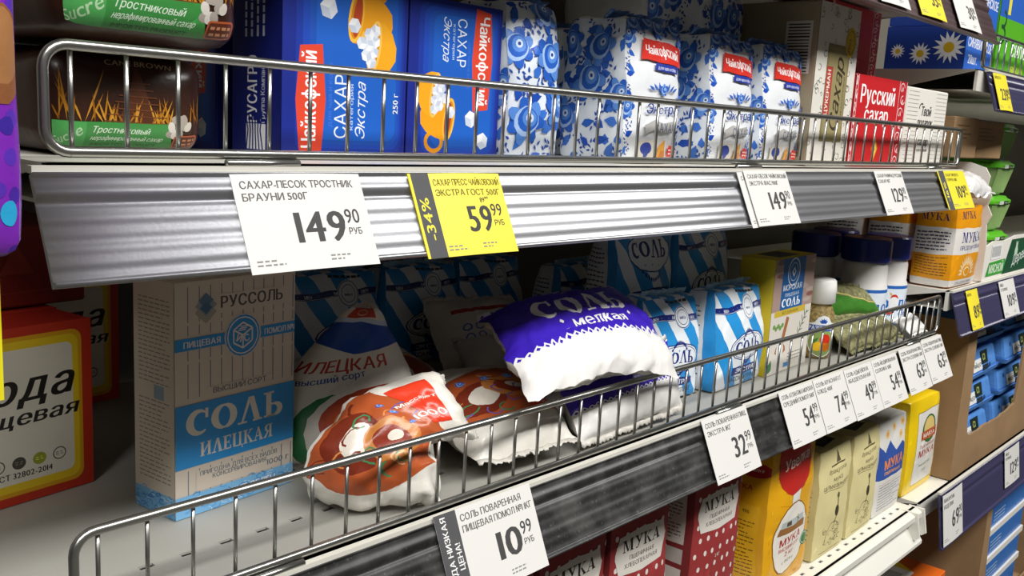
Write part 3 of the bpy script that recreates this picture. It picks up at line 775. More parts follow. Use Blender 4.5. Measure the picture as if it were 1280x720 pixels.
def chai_carton(label, fl, w, d, h, up, rz=0, group='navy sugar cube cartons'):
    A, R, ang = chai_carton_art(w, h, up)
    if up:
        cups(A, w*.56, h*.68, w*.17, PI/2-.15); cube_iso(A, w*.34, h*.70, w*.07, .3); cube_iso(A, w*.24, h*.82, w*.075, .8)
        A.t('250 г', w*.93, h*.28, w*.045, 'F0F4FA', rot=PI/2, bold=.02)
    else:
        cups(A, w*.44, h*.26, w*.17, -PI/2-.15); cube_iso(A, w*.68, h*.27, w*.07, .2); cube_iso(A, w*.82, h*.13, w*.07, .9)
    S = Art(d, h, 4); S.rect(0, 0, d, h, '141F72')
    S.t('РУСАГРО', d*.52, h*.31, d*.2, 'F2F3F6', rot=PI/2, wid=h*.31, bold=.05); S.t('Группа Компаний', d*.68, h*.3, d*.085, 'D8DBE6', rot=PI/2, wid=h*.29, bold=.01)
    S.rect(d*.3, h*.03, d*.7, h*.15, 'E8E9EE')
    for i in range(6): S.line([(d*(.28+.07*i), h*.2), (d*(.34+.05*i), h*.12), (d*(.3+.07*i), h*.02)], d*.025, '141F72')
    for i in range(4): S.M = (lambda x, y, k=i: (d*(.25+.12*k)+y, h*.55+x)); S.lines(0, 0, h*.33, d*.06, 1, 'C9CDE0', .7); S.M = None
    return pack('sugar_carton', label, 'sugar', fl, w, d, h, 'carton_navy', {'F': A, 'L': S}, rz=rz, group=group)
chai_carton('tall navy sugar carton with sideways lettering and a yellow cup, beside the brown packs', (.330, .040, 1.3215), .0965, .053, .13, True)
chai_carton('navy sugar carton with upside down yellow cup, beside the flowered sugar bags', (.4280, .040, 1.3215), .0885, .053, .108, False)
chai_carton('navy sugar carton standing edgeways behind, just right of the brown sugar packs', (.333, .215, 1.3215), .0965, .053, .11, False, -PI/2)

def sugar_side(d, h, s):
    A = Art(d, h, s); A.rect(0, 0, d, h, 'E4ECF6'); A.floral(0, 0, d, h, 5, .0165); return A
def sugar_front(w, h):
    A = Art(w, h, 9); A.rect(0, 0, w, h, 'EDF0F3')
    A.M = None; A.floral(0, h*.0, w*.06, h, 2, .010); A.floral(0, h*.93, w, h, 5, .010); A.floral(w*.94, h*.1, w, h, 2, .008)
    A.poly([(w*.2, h*.72), (w*.24, h*.87), (w*.6, h*.845), (w*.97, h*.83), (w*.95, h*.69), (w*.6, h*.7)], 'D8352B')
    A.t('Чайкофский', w*.58, h*.745, h*.07, 'FFFFFF', wid=w*.62, rot=-.06, bold=.04)
    A.poly([(w*.42, h*.655), (w*.44, h*.7), (w*.86, h*.685), (w*.84, h*.64)], '2A3C9E'); A.t('для чая и кофе', w*.64, h*.657, h*.022, 'DDE3F5', wid=w*.34, rot=-.05)
    A.flower(w*.58, h*.53, w*.065)
    for k in range(-3, 4):
        if k: A.leaf(w*(.58+.05*k), h*.52, w*.1, PI/2-k*.4, w*.035, '3F6BC0')
    A.t('КАТЕГОРИЯ', w*.58, h*.43, h*.028, '4A5C86', wid=w*.42); A.t('Экстра', w*.58, h*.345, h*.07, '23408F', wid=w*.56, sh=.3, bold=.02)
    A.line([(w*.3, h*.24), (w*.45, h*.27), (w*.6, h*.25), (w*.8, h*.27)], h*.06, 'B9B7B4'); A.t('САХАР', w*.64, h*.225, h*.055, '4C5876', wid=w*.38, bold=.01)
    A.poly([(w*.2, h*.02), (w*.22, h*.17), (w*.5, h*.17), (w*.48, h*.02)], 'D9D3C6'); A.ell(w*.35, h*.11, w*.1, h*.045, '39499A'); A.leaf(w*.36, h*.12, h*.1, -1.6, w*.09, '39499A')
    A.poly([(w*.55, h*.02), (w*.57, h*.13), (w*.66, h*.18), (w*.74, h*.02)], 'E0A040'); A.poly([(w*.6, h*.02), (w*.62, h*.1), (w*.7, h*.1), (w*.72, h*.02)], 'CC7A22')
    A.poly([(w*.76, h*.05), (w*.78, h*.13), (w*.95, h*.12), (w*.94, h*.04)], 'D8352B'); A.lines(w*.79, h*.06, w*.92, h*.11, 2, 'F3E8E4', .4)
    return A
def sugar_bag(label, fl, flower_front=False, w=.082, d=.072, h=.122, seed=1):
    F_ = sugar_side(w, h, 14) if flower_front else sugar_front(w, h)
    df = [bulge(w, d, h, .004), taper(.25, h, 4), wrinkle(.0028, 34, seed), wrinkle(.0011, 90, seed+4)]
    r, D = pack('sugar_bag', label, 'sugar', fl, w, d, h, 'film_white', {'F': F_, 'L': sugar_side(d, h, 11)}, df, r=.007, seg=(12, 10, 16), body='bag_film', inkm='ink_film', group='blue flowered sugar bags')
    fin(r, w*.97, h-.002, .010, mat('film_blue_edge', '5F8AD2', .3, var=.5, vscale=120), .0035, -.006, .7, seed=seed)
    return r
b0 = sugar_bag('flowered white sugar bag beside the navy carton, its flowers facing the front', (.5215, .036, 1.3215), True, .062, .07, .118, 2)
b1 = sugar_bag('white sugar bag with blue flowers and red label, left of the three in front', (.661, .030, 1.3215), seed=3)
b1b = copy_thing(b1, (.838, .068, 1.3215), .01, 'white sugar bag with blue flowers and red label, middle of the three in front')
b1c = copy_thing(b1, (.940, .066, 1.3215), -.02, 'white sugar bag with blue flowers and red label, beside the tall box')
copy_thing(b0, (.628, .15, 1.3215), .1, 'flowered sugar bag in the gap between the first two bags')
for i, x in enumerate((.72, .815, .91)):
    copy_thing(b0, (x, .155, 1.3215), .05*i, ['flowered sugar bag standing behind the left labelled bag', 'flowered sugar bag standing behind the middle labelled bag', 'flowered sugar bag standing behind the right labelled bag'][i])
pack('sugar_bag', 'flowered sugar bag lying high on the rear row above the labelled bags', 'sugar', (.79, .105, 1.446), .19, .11, .055, 'film_white', {'F': sugar_side(.19, .055, 21)}, [bulge(.19, .11, .055, .005), wrinkle(.002, 34, 6)], r=.012, seg=(16, 8, 8), body='bag_film', inkm='ink_film', group='blue flowered sugar bags')

# tall kraft-sided box
w, d, h = .102, .10, .174
A = Art(w, h, 8); A.rect(0, 0, w, h, 'E6E2D8')
for i in range(95):
    x, y = A.rnd.uniform(0, w), A.rnd.uniform(0, h); s = A.rnd.uniform(.002, .0045); a = A.rnd.uniform(0, 360)
    A.line(arc(x, y, s, s*.8, a, a+A.rnd.uniform(180, 320), 7),   .0008, '77736A')
A.rect(w*.26, h*.155, w*.80, h*.76, '8D8153'); A.rect(w*.30, h*.17, w*.77, h*.74, '9C9065')
A.rect(w*.27, h*.30, w*.42, h*.62, 'A8322B'); A.rect(w*.275, h*.305, w*.415, h*.615, 'B8443A'); A.t('ЦУКЕРМАН', w*.375, h*.46, w*.075, 'F4E8DC', rot=PI/2, wid=h*.28, bold=.04)
A.t('Сахар', w*.66, h*.44, w*.2, '3C3626', rot=PI/2-.05, wid=h*.46, sh=.3, bold=.02); A.t('РАФИНАД КУСКОВОЙ', w*.745, h*.42, w*.035, '4C4632', rot=PI/2, wid=h*.3)
A.ell(w*.80, h*.79, w*.13, h*.095, 'D8B53A'); A.ring(w*.80, h*.79, w*.10, h*.072, .001, '8A6A12'); A.t('1902', w*.8, h*.77, w*.06, '6B5210', rot=PI/2-.1, bold=.02)
S = Art(d, h, 8); S.rect(d*.62, h*.56, d*.93, h*.88, 'DAD6CC')
for i in range(16): S.rect(d*.65, h*(.57+.019*i), d*.9, h*(.57+.019*i+A.rnd.uniform(.004, .011)), '3C3A36')
S.M = lambda x, y: (d*.5+y, h*.05+x); S.lines(0, 0, h*.46, d*.42, 9, '6C6350', .35); S.M = None
pack('sugar_box', 'tall sugar box with kraft side, white doodled front and olive label', 'sugar', (.984, .020, 1.3215), w, d, h, 'carton_kraft', {'F': A, 'L': S})
# red box
def red_art(w, h, full=True):
    A = Art(w, h, 6); A.rect(0, 0, w, h, 'CB2228')
    if full:
        A.t('Русский', w*.44, h*.70, h*.2, 'FFFFFF', wid=w*.66, bold=.045); A.t('сахар', w*.44, h*.50, h*.17, 'FFFFFF', wid=w*.46, bold=.045)
        A.poly([(w*.41, h*.2), (w*.47, h*.34), (w*.53, h*.2), (w*.47, h*.06)], 'E8A824'); A.poly([(w*.43, h*.2), (w*.47, h*.3), (w*.51, h*.2), (w*.47, h*.1)], 'F6D86A'); A.t('Рус', w*.47, h*.18, h*.035, 'B5521C')
    for x0, x1 in ((w*.84, w), (0, w*.05)):
        A.rect(x0, 0, x1, h, 'C3232E')
        A.line([(x0+.001, 0), (x0+.001, h)], .001, 'F1D8D6'); A.line([(x1-.001, 0), (x1-.001, h)], .001, 'F1D8D6')
        n = 7
        for i in range(n):
            y = h*(i+.5)/n; xm = (x0+x1)/2; s = (x1-x0)*.3*(1 if i % 2 else -1)
            A.line(arc(xm+s*.3, y, (x1-x0)*.27, h*.05, 90*(i % 2), 90*(i % 2)+250, 8), .0013, 'F3E2E0'); A.leaf(xm, y-h*.05, h*.07, 1.2 if i % 2 else 1.9, .003, 'F3E2E0')
    return A
pack('sugar_box', 'red sugar box with big white two-line lettering and a yellow diamond', 'sugar', (1.092, .020, 1.3215), .157, .06, .106, 'carton_red', {'F': red_art(.157, .106)})
for i in range(3):
    pack('sugar_box', ['plain red sugar box in the rear stack, lowest', 'plain red sugar box in the rear stack, middle', 'plain red sugar box in the rear stack, top one'][i], 'sugar', (1.192, .105, 1.3215+.0685*i), .157, .10, .068, 'carton_red', {'F': red_art(.157, .068, False)}, group='red boxes stacked behind')
w, h = .150, .102
A = Art(w, h, 7)
for i in range(19):
    y = h*(.05+.05*i); A.rect(w*.03, y, w*.28, y+.0004, 'A9A79F'); A.rect(w*.7, y+.001, w*.98, y+.0014, 'A9A79F')
for i, (s, y, hh) in enumerate((('Твой', .66, .12), ('подарок', .52, .11), ('сахар', .28, .10), ('кусковой', .2, .04))): A.t(s, w*.48, h*y, h*hh, '4A4A48', wid=w*[.24, .36, .25, .25][i], sh=.15, bold=.02)
A.line(arc(w*.36, h*.76, w*.05, h*.05, 60, 200, 6), .0016, '3A3A38')
pack('sugar_box', 'white sugar box with thin lines and small script lettering, right of the red box', 'sugar', (1.2535, .020, 1.3215), w, .055, h, 'card_white', {'F': A})

# ---- salt shelf, left part
ZL = 1.081
def soda_art(w, h):
    A = Art(w, h, 2); A.rect(0, 0, w, h, 'C2331C'); A.rrect(w*.05, h*.05, w*.93, h*.95, w*.07, 'E0A51A'); A.rrect(w*.075, h*.075, w*.905, h*.925, w*.06, 'EDCB22'); A.rrect(w*.115, h*.12, w*.865, h*.88, w*.045, 'E3DDCD')
    A.t('Сода', w*.47, h*.58, h*.17, '17130F', wid=w*.76, sh=.3, bold=.06, rot=.02); A.t('пищевая', w*.5, h*.45, h*.085, '17130F', wid=w*.78, sh=.3, bold=.06, rot=.02)
    for i, c in enumerate(['5A564C', '5A564C', '4A473F', '9AA52A', '5A564C']):
        x = w*(.22+.135*i); y = h*.235
        A.ell(x, y, w*.045, h*.035, c) if i in (2, 3) else A.ring(x, y, w*.042, h*.034, .0008, c)
        A.lines(x-w*.025, y-h*.012, x+w*.025, y+h*.012, 2, '8A8678' if i != 3 else 'E6E06A', .5)
    A.t('ГОСТ 32802-2014', w*.5, h*.15, h*.034, '1E1A16', wid=w*.42, bold=.03)
    return A
sw, sh_ = .105, .12
sa = Art(.045, sh_, 3); sa.rect(0, 0, .045, sh_, 'A82A1A')
s1, _ = pack('soda_box', 'red and yellow baking soda box at the left edge, nearest', 'soda', (.1802, .1837, ZL), sw, .045, sh_, 'soda_red', {'F': soda_art(sw, sh_), 'L': sa}, rz=.15, group='red and yellow baking soda boxes')
copy_thing(s1, (.335, .40, ZL), .05, 'red and yellow baking soda box far back in the shade, left of the salt carton')
copy_thing(s1, (.225, .262, ZL), .12, 'baking soda box directly behind the nearest one, hidden low')
so = Art(.15, .058, 3)
so.line([(.10, .012), (.10, .04)], .001, '7E2A1E'); so.poly([(.088, .024), (.10, .046), (.112, .024)], '96382A'); so.line([(.07, .01), (.14, .012)], .0008, '96382A')
pack('soda_box', 'plain dark red box lying above the nearest soda box', 'soda', (.155, .238, ZL+.1215), .15, .10, .058, mat('soda_dark', '7C1F14', .5), {'F': so}, rz=.1)

w, d, h = .0985, .044, .158
A = Art(w, h, 12); A.rect(0, 0, w, h, 'D6CABB')
for i in range(11):
    x = w*(.1+.088*i)
    for y0, y1 in ((.02, .2), (.50, .66), (.66, .715), (.765, .82), (.82, .98)):
        if (.82 <= y0 < .9 and False): continue
        A.rect(x-.00035, h*y0+.002, x+.00035, h*y1, '6F7F8C')
A.rect(w*.32, h*.855, w*.92, h*.935, 'D6CABB'); A.rect(w*.25, h*.5, w*.8, h*.545, 'D6CABB'); A.rect(w*.16, h*.10, w*.85, h*.19, 'D6CABB')
for k, (x, y, s, c) in enumerate(((.24, .865, .085, 'A9A598'), (.24, .895, .085, '8E9AA2'), (.24, .915, .06, '5D7F99'), (.24, .885, .05, '47718F'))): A.poly([(w*(x-s), h*y), (w*x, h*(y+s*.55)), (w*(x+s), h*y), (w*x, h*(y-s*.55))], c)
A.t('РУССОЛЬ', w*.62, h*.875, h*.05, '4A4A48', wid=w*.53, bold=.035)
A.rect(0, h*.717, w, h*.768, BLU)
A.t('ПИЩЕВАЯ', w*.21, h*.728, h*.026, 'E9E2D6', wid=w*.29, bold=.03); A.t('ПОМОЛ №1', w*.86, h*.728, h*.026, 'E9E2D6', wid=w*.27, bold=.03)
A.ell(w*.54, h*.742, w*.155, w*.155, 'D6CABB'); A.ell(w*.54, h*.742, w*.145, w*.145, BLU); A.ring(w*.54, h*.742, w*.127, w*.127, .0008, 'E9E2D6')
cx, cy, s = w*.54, h*.742, w*.09
for a, b in (((-.87, .5), (0, 1)), ((0, 1), (.87, .5)), ((.87, .5), (0, 0)), ((0, 0), (-.87, .5)), ((-.87, .5), (-.87, -.5)), ((-.87, -.5), (0, -1)), ((0, -1), (.87, -.5)), ((.87, -.5), (.87, .5)), ((0, 0), (0, -1))):
    A.line([(cx+a[0]*s, cy+a[1]*s), (cx+b[0]*s, cy+b[1]*s)], .0011, 'E9E2D6')
for k in range(3): A.line([(cx-s*.45+k*s*.12, cy+s*(.42+.14*k)), (cx+s*.25+k*s*.12, cy+s*(.42+.14*k))], .0007, 'E9E2D6')
A.t('И', cx-s*.43, cy-s*.45, s*.55, 'E9E2D6', bold=.06, rot=-.3); A.t('С', cx+s*.43, cy-s*.5, s*.55, 'E9E2D6', bold=.06, rot=.3)
A.t('ВЫСШИЙ СОРТ', w*.52, h*.515, h*.024, '5A6670', wid=w*.45, bold=.01)
A.rect(0, h*.215, w, h*.487, BLU)
A.serif('СОЛЬ', w*.5, h*.345, h*.115, 'E6DFD2', wid=w*.82); A.serif('ИЛЕЦКАЯ', w*.5, h*.25, h*.062, 'E6DFD2', wid=w*.62)
A.t('ПРИГОДНА ДЛЯ ВСЕХ ВИДОВ', w*.52, h*.165, h*.02, '6C7A84', wid=w*.66, bold=.02); A.t('КОНСЕРВИРОВАНИЯ', w*.52, h*.14, h*.02, '6C7A84', wid=w*.46, bold=.02); A.t('1000 г', w*.86, h*.12, h*.027, '6C7A84', wid=w*.2)
def water(A, w, y1, x0=0):
    A.rect(x0, 0, w, y1, '7DB9E6')
    for i in range(70):
        x = A.rnd.uniform(x0, w); y = A.rnd.uniform(0, y1); a = A.rnd.uniform(0, 360)
        A.line(arc(x, y, .003, .0018, a, a+150, 5), .0006, A.rnd.choice(['2E86CF', 'C4E0F5', '4F9FDD']))
water(A, w, h*.095); A.t('СОДЕРЖИТ СЕЛЕН', w*.5, h*.035, h*.034, 'F2F4F4', wid=w*.66, bold=.04)
S = Art(d, h, 5); S.rect(0, 0, d, h, 'D6CABB'); S.lines(d*.12, h*.14, d*.9, h*.5, 19, '8E8A84', .3); S.lines(d*.12, h*.56, d*.9, h*.93, 20, '8E8A84', .3); S.rect(d*.5, h*.5, d*.75, h*.56, '8EA2B2')
water(S, d, h*.095)
pack('salt_carton', 'tall cream and blue striped salt carton standing behind the fence', 'salt', (.2935, .1005, ZL), w, d, h, 'carton_cream', {'F': A, 'L': S}, rz=.112)

# ---- slumped salt bags
mat('film_salt', 'CBC7BE', .3, bump=.8, bscale=55)
def folk_art(w, h, part):
    A = Art(w, h, 30+part); A.rect(0, 0, w, h, 'E2DED4')
    if part == 0:      # standing bag with pointed top
        A.poly([(0, h*.72), (w*.5, h*.66), (w, h*.72), (w, h*.84), (w*.5, h*.87), (0, h*.86)], '244FA8'); A.poly([(0, h*.86), (w*.5, h*.87), (w, h*.84), (w, h*.88), (0, h*.9)], 'C9D6EA')
        A.rect(w*.2, h*.9, w*.8, h, 'C03A2A'); A.ring(w*.5, h*.95, w*.12, h*.03, .001, 'E8C8B0')
        A.t('ИЛЕЦКАЯ', w*.42, h*.56, h*.07, 'B5392C', wid=w*.8, sh=.1, bold=.03, rot=.12); A.t('высший сорт', w*.35, h*.50, h*.035, '3F55A0', wid=w*.55, bold=.03, rot=.2)
        A.ell(w*.42, h*.2, w*.3, h*.24, '2E7A4A'); A.ell(w*.52, h*.22, w*.3, h*.24, 'E6DFD4'); A.ell(w*.62, h*.24, w*.28, h*.22, 'B34A2C'); A.ell(w*.7, h*.28, w*.18, h*.14, '8A3A22'); A.ell(w*.58, h*.2, w*.08, h*.1, 'E8E0D4')
        A.line(arc(w*.85, h*.28, w*.52, h*.2, 90, 200, 10), h*.035, 'B24428'); A.line(arc(w*.85, h*.28, w*.44, h*.15, 95, 190, 10), h*.02, 'D98C4A')
    else:
        A.poly([(w*.02, h*.24), (w*.25, h*.16), (w*.6, h*.18), (w*.98, h*.3), (w*.98, h*.74), (w*.5, h*.78), (w*.02, h*.66)], 'B5582E')
        A.ell(w*.3, h*.42, w*.24, h*.15, '7A2E1C', .4); A.ell(w*.33, h*.43, w*.14, h*.09, 'E8DFD2', .4); A.ell(w*.62, h*.48, w*.26, h*.13, 'C9803F', -.3); A.ell(w*.62, h*.48, w*.17, h*.08, '8E3320', -.3); A.ell(w*.64, h*.5, w*.08, h*.04, 'E8DFD2', -.3)
        for i in range(16): A.line(arc(A.rnd.uniform(.1, .9)*w, A.rnd.uniform(.25, .7)*h, w*.07, h*.04, A.rnd.uniform(0, 200), A.rnd.uniform(220, 360), 6), .0014, A.rnd.choice(['D98C4A', '7A2E1C', '6E5AA8', '3F8A5A', 'E3B27A']))
        for i in range(3): A.flower(w*(.25+.2*i), h*.62, w*.04)
        if part == 1:
            A.rect(w*.12, h*.70, w*.78, h*.85, 'DF3E22'); A.t('Масса нетто', w*.40, h*.775, h*.022, 'FFF0E8', wid=w*.5, bold=.03, rot=PI/2); A.t('1000г', w*.66, h*.775, h*.04, 'FFF0E8', wid=w*.5, bold=0, rot=PI/2)
        else:
            A.rect(w*.66, h*.22, w*.96, h*.42, 'DF3E22'); A.t('1000г', w*.81, h*.27, h*.07, 'FFF0E8', wid=w*.24, bold=0)
    return A
def spine(pts, wid, tw=None):
    """patch that runs along a spine; wid(v) gives the half-width vector"""
    pts = [Vector(p) for p in pts]
    def P0(u, v):
        t = max(0, min(.9999, v))*(len(pts)-1); i = int(t); f = t-i
        p = [pts[max(0, i-1)], pts[i], pts[i+1], pts[min(len(pts)-1, i+2)]]
        q = .5*((2*p[1])+(p[2]-p[0])*f+(2*p[0]-5*p[1]+4*p[2]-p[3])*f*f+(3*p[1]-p[0]-3*p[2]+p[3])*f**3)
        if v > .9999: q = q+(pts[-1]-pts[-2])*(v-.9999)*(len(pts)-1)
        if v < 0: q = q+(pts[1]-pts[0])*v*(len(pts)-1)
        return q+wid(v)*(u-.5)*2
    return P0
lerp = lambda a, b, t: a+(b-a)*max(0, min(1, t))
# standing bag, broad side to the left, top drawn to a point
P = spine([(.440, .100, 1.086), (.438, .101, 1.12), (.438, .102, 1.155), (.441, .102, 1.185), (.446, .101, 1.207)], lambda v: Vector((-.046, .040, 0))*lerp(1, .16, (v-.30)/.70))
pillow('salt_bag', 'white salt bag with pointed blue top and green oval, slumped behind the front one', 'salt', lambda u, v: P(1-u, v), .108, .14, lambda u, v: .030*(1-.6*v), lambda u, v: .022*(1-.6*v), 'film_salt', folk_art(.108, .14, 0), 22, 26, seed=3, amp=.002)
# front bag: rises from the shelf and folds over to the right
P = spine([(.408, .036, 1.086), (.402, .035, 1.104), (.405, .036, 1.122), (.422, .037, 1.136), (.450, .036, 1.142), (.480, .034, 1.143)], lambda v: Vector((-.036, .028, 0)).lerp(Vector((-.006, .017, .021)), lerp(0, 1, (v-.3)/.5)))
pillow('salt_bag', 'crumpled orange and white salt bag folded over, nearest the fence by the carton', 'salt', lambda u, v: P(1-u, v), .08, .17, lambda u, v: .014*lerp(1.2, 1, v), lambda u, v: .020*lerp(1, .6, v), 'film_salt', folk_art(.08, .17, 1), 24, 34, seed=8, amp=.006, fr=40, ev=6, crimp=.003)
# lying bag behind it
P = quad((.492, .020, 1.098), (.600, .012, 1.096), (.640, .120, 1.128), (.505, .130, 1.13))
pillow('salt_bag', 'orange and white salt bag lying under the purple one, red 1000 g mark', 'salt', P, .11, .13, lambda u, v: .024, lambda u, v: .022, 'film_salt', folk_art(.11, .13, 2), 26, 24, seed=5, amp=.003)
# shaded bags further in
P = quad((.47, .15, 1.10), (.60, .15, 1.10), (.62, .27, 1.115), (.49, .27, 1.12))
pillow('salt_bag', 'salt bag in the shade with blue and red lettering, behind the slumped ones', 'salt', P, .13, .12, lambda u, v: .028, lambda u, v: .02, 'film_salt', folk_art(.13, .12, 0), 20, 18, seed=15, amp=.003)
A = Art(.14, .12, 41); A.rect(0, 0, .14, .12, 'D8D2C6')
for x, y, c in ((.03, .06, '3F66B5'), (.045, .06, '3F66B5'), (.03, .045, '3F66B5'), (.045, .045, '3F66B5')): A.ring(x, y, .005, .005, .002, c, 8)
for x, y in ((.075, .06), (.1, .05), (.07, .03), (.09, .03), (.12, .065), (.11, .03)):
    for k in range(4): A.rect(x+.004*k, y+(.006 if k % 2 else 0), x+.004*k+.0032, y+.012+(.003 if k == 1 else 0), 'B33A2E')
A.rect(.02, .085, .13, .092, 'A8382C')
P = quad((.665, .235, 1.088), (.80, .215, 1.088), (.79, .265, 1.155), (.675, .285, 1.155))
pillow('salt_bag', 'shaded white bag with red and blue cross-stitch ornament', 'salt', P, .14, .12, lambda u, v: .03, lambda u, v: .02, 'film_salt', A, 22, 20, seed=22, amp=.004)
P = quad((.62, .14, 1.10), (.72, .13, 1.10), (.76, .20, 1.12), (.65, .21, 1.13))
pillow('salt_bag', 'plain white bag lying in the shade under the ornamented one', 'salt', P, .1, .1, lambda u, v: .025, lambda u, v: .018, 'film_salt', None, 20, 18, seed=25, amp=.003)

# purple pillow bags
def purple_art(w, h, face=True, y0=.38, y1=.9):
    A = Art(w, h, 50); A.rect(0, 0, w, h, 'E9E7E3')
    A.rect(0, h*y0, w, h*y1, '3A20B0'); n = 22
    for i in range(n):
        x = w*(i+.5)/n; s = w/n*.5
        A.poly([(x-s, h*y0), (x, h*y0-s*1.3), (x+s, h*y0), (x, h*y0+s*1.1)], 'EDECE8'); A.poly([(x-s*.45, h*y0-s*.05), (x, h*y0-s*.55), (x+s*.45, h*y0-s*.05), (x, h*y0+s*.5)], '3A20B0')
        A.leaf(x, h*y1, s*1.1, PI/2, s*.8, '3A20B0')
    if face:
        A.serif('СОЛЬ', w*.50, h*.47, h*.22, 'EDEBE6', wid=w*.60); A.t('мелкая', w*.54, h*.35, h*.085, 'EDEBE6', wid=w*.36, bold=.03)
        for x in (.3, .77): A.poly([(w*(x-.012), h*.42), (w*x, h*.44), (w*(x+.012), h*.42), (w*x, h*.40)], 'EDEBE6')
        A.t('помол', w*.52, h*.86, h*.04, 'EDEBE6', rot=PI, bold=.02)
    return A
P = quad((.508, -.012, 1.150), (.708, -.014, 1.139), (.764, .105, 1.194), (.574, .108, 1.184))
def Pb(u, v, P=P):
    q = P(u, v); q.z += .010*math.sin(PI*max(0, min(1, v)))+.010*math.sin(PI*max(0, min(1, u)))*max(0, 1-v*3)
    return q
pillow('salt_bag', 'plump purple and white pillow bag of fine salt resting over the wire fence', 'salt', Pb, .205, .15, lambda u, v: .022*(1.15-.35*v), lambda u, v: .022, 'film_salt', purple_art(.205, .15, True, .25, .90), 44, 34, seed=33, amp=.0042, fr=48, seams=(0, 1))
P = quad((.612, .014, 1.090), (.775, .020, 1.090), (.775, .045, 1.150), (.610, .040, 1.128))
pillow('salt_bag', 'second purple and white salt bag squeezed below the plump one inside the fence', 'salt', P, .165, .10, lambda u, v: .016, lambda u, v: .03, 'film_salt', purple_art(.165, .10, False, .50, .98), 34, 22, seed=36, amp=.0022, fr=45)

# blue and white striped salt packs
def striped_art(w, h, kind=0):
    A = Art(w, h, 60+kind); A.rect(0, 0, w, h, 'E9EEF2')
    n = 4; sp = w*.62
    for i in range(-4, 7):
        x = i*sp*.62
        A.poly([(x, h), (x+sp*.33, h), (x+sp*.33+h*.62, 0), (x+h*.62, 0)], BLU)
    if kind == 0:      # belt, oval, banner
        A.ell(w*.56, h*.42, w*.36, h*.15, NAVY); A.ell(w*.56, h*.42, w*.345, h*.14, 'E9EEF2'); A.ring(w*.56, h*.42, w*.32, h*.125, .0007, NAVY)
        A.serif('СОЛЬ', w*.56, h*.365, h*.12, NAVY, wid=w*.54, arch=h*.012)
        for k in (-1, 0, 1): A.t('+', w*(.56+.1*k), h*(.485-.01*abs(k)), h*.035, BLU, bold=.03)
        for k in range(-4, 5): A.leaf(w*(.56+.035*k), h*(.56-.004*k*k), h*.045, PI/2+.5*k*.4, w*.03, NAVY); A.leaf(w*(.56+.025*k), h*(.27+.003*k*k), h*.045, -PI/2-.4*k*.4, w*.025, NAVY)
        A.poly([(w*.3, h*.13), (w*.3, h*.205), (w*.56, h*.225), (w*.84, h*.22), (w*.84, h*.145), (w*.56, h*.14)], NAVY); A.t('ЭКСТРА', w*.57, h*.155, h*.045, 'E9EEF2', wid=w*.42, bold=.05, rot=.03)
        A.t('МАССА НЕТТО 1КГ', w*.55, h*.07, h*.045, '3A3A40', wid=w*.62, bold=.02)
        A.rect(0, h*.77, w, h*.83, NAVY); A.rect(0, h*.775, w, h*.778, 'E9EEF2')
        for i in range(9): A.t(['·', 'МКН', '·'][i % 3], w*(.06+.11*i), h*.785, h*.03, 'E9EEF2')
        A.ell(w*.62, h*.80, w*.13, w*.13, 'E9EEF2'); A.ring(w*.62, h*.8, w*.12, w*.12, .0008, NAVY); A.ring(w*.62, h*.8, w*.085, w*.085, .0006, NAVY); A.t('мкн', w*.62, h*.78, h*.035, NAVY, bold=.03, wid=w*.1)
        A.lines(w*.4, h*.93, w*.9, h*.98, 1, '3A3A40', .6)
    else:
        A.ell(w*.55, h*.80, w*.40, h*.18, NAVY); A.ell(w*.55, h*.80, w*.385, h*.17, 'E9EEF2'); A.serif('СОЛЬ', w*.55, h*.74, h*.15, NAVY, wid=w*.62, arch=h*.015)
        for k in (-1, 0, 1): A.t('+', w*(.55+.12*k), h*.665, h*.04, BLU, bold=.03)
        for k in range(-4, 5): A.leaf(w*(.55+.045*k), h*(.58+.004*k*k), h*.05, -PI/2-.4*k*.5, w*.03, NAVY)
        A.poly([(w*.22, h*.33), (w*.22, h*.45), (w*.55, h*.48), (w*.9, h*.46), (w*.9, h*.34), (w*.55, h*.35)], NAVY); A.t('ЭКСТРА', w*.56, h*.37, h*.07, 'E9EEF2', wid=w*.52, bold=.05, rot=.03)
        A.t('МАССА НЕТТО 1КГ', w*.52, h*.22, h*.065, '3A3A40', wid=w*.74, bold=.02)
    return A
def stripe_side(d, h):
    A = Art(d, h, 3); A.rect(0, 0, d, h, 'E2E6EA'); A.rect(d*.72, 0, d, h, BLU); A.lines(d*.1, h*.12, d*.62, h*.86, 17, '4A4E5C', .3); return A
def striped(label, fl, w, d, h, kind=0, rz=0, seed=1, ln=0, defs=None):
    df = [bulge(w, d, h, .006), taper(.45, h, 3, .05), wrinkle(.003, 28, seed), wrinkle(.0013, 80, seed)]+([lean(ln, 0)] if ln else [])
    top = Art(w, d, 5); top.rect(0, 0, w, d, BLU)
    for i in range(4): top.poly([(w*(.1+.26*i), 0), (w*(.2+.26*i), 0), (w*(.1+.26*i), d), (w*.26*i, d)], 'E9EEF2')
    r, D = pack('salt_pack', label, 'salt', fl, w, d, h, 'film_stripe', {'F': striped_art(w, h, kind), 'L': stripe_side(d, h), 'T': top}, df, r=.006, seg=(14, 8, 16), rz=rz, body='bag_film', inkm='ink_film', group='blue and white striped salt packs')
    fin(r, w*.8, h-.004, .011, mat('film_stripe_edge', 'A8CDE8', .3, var=.4, vscale=90), .003, 0, .3, seed=seed)
    return r
p1 = striped('blue and white striped salt pack standing upright in front, with belt and oval', (.862, .036, ZL), .108, .052, .108, 0, .04, 2)
striped('blue and white striped salt pack leaning at the right side of the purple bag', (.764, .060, ZL), .084, .045, .106, 0, -.15, 5)
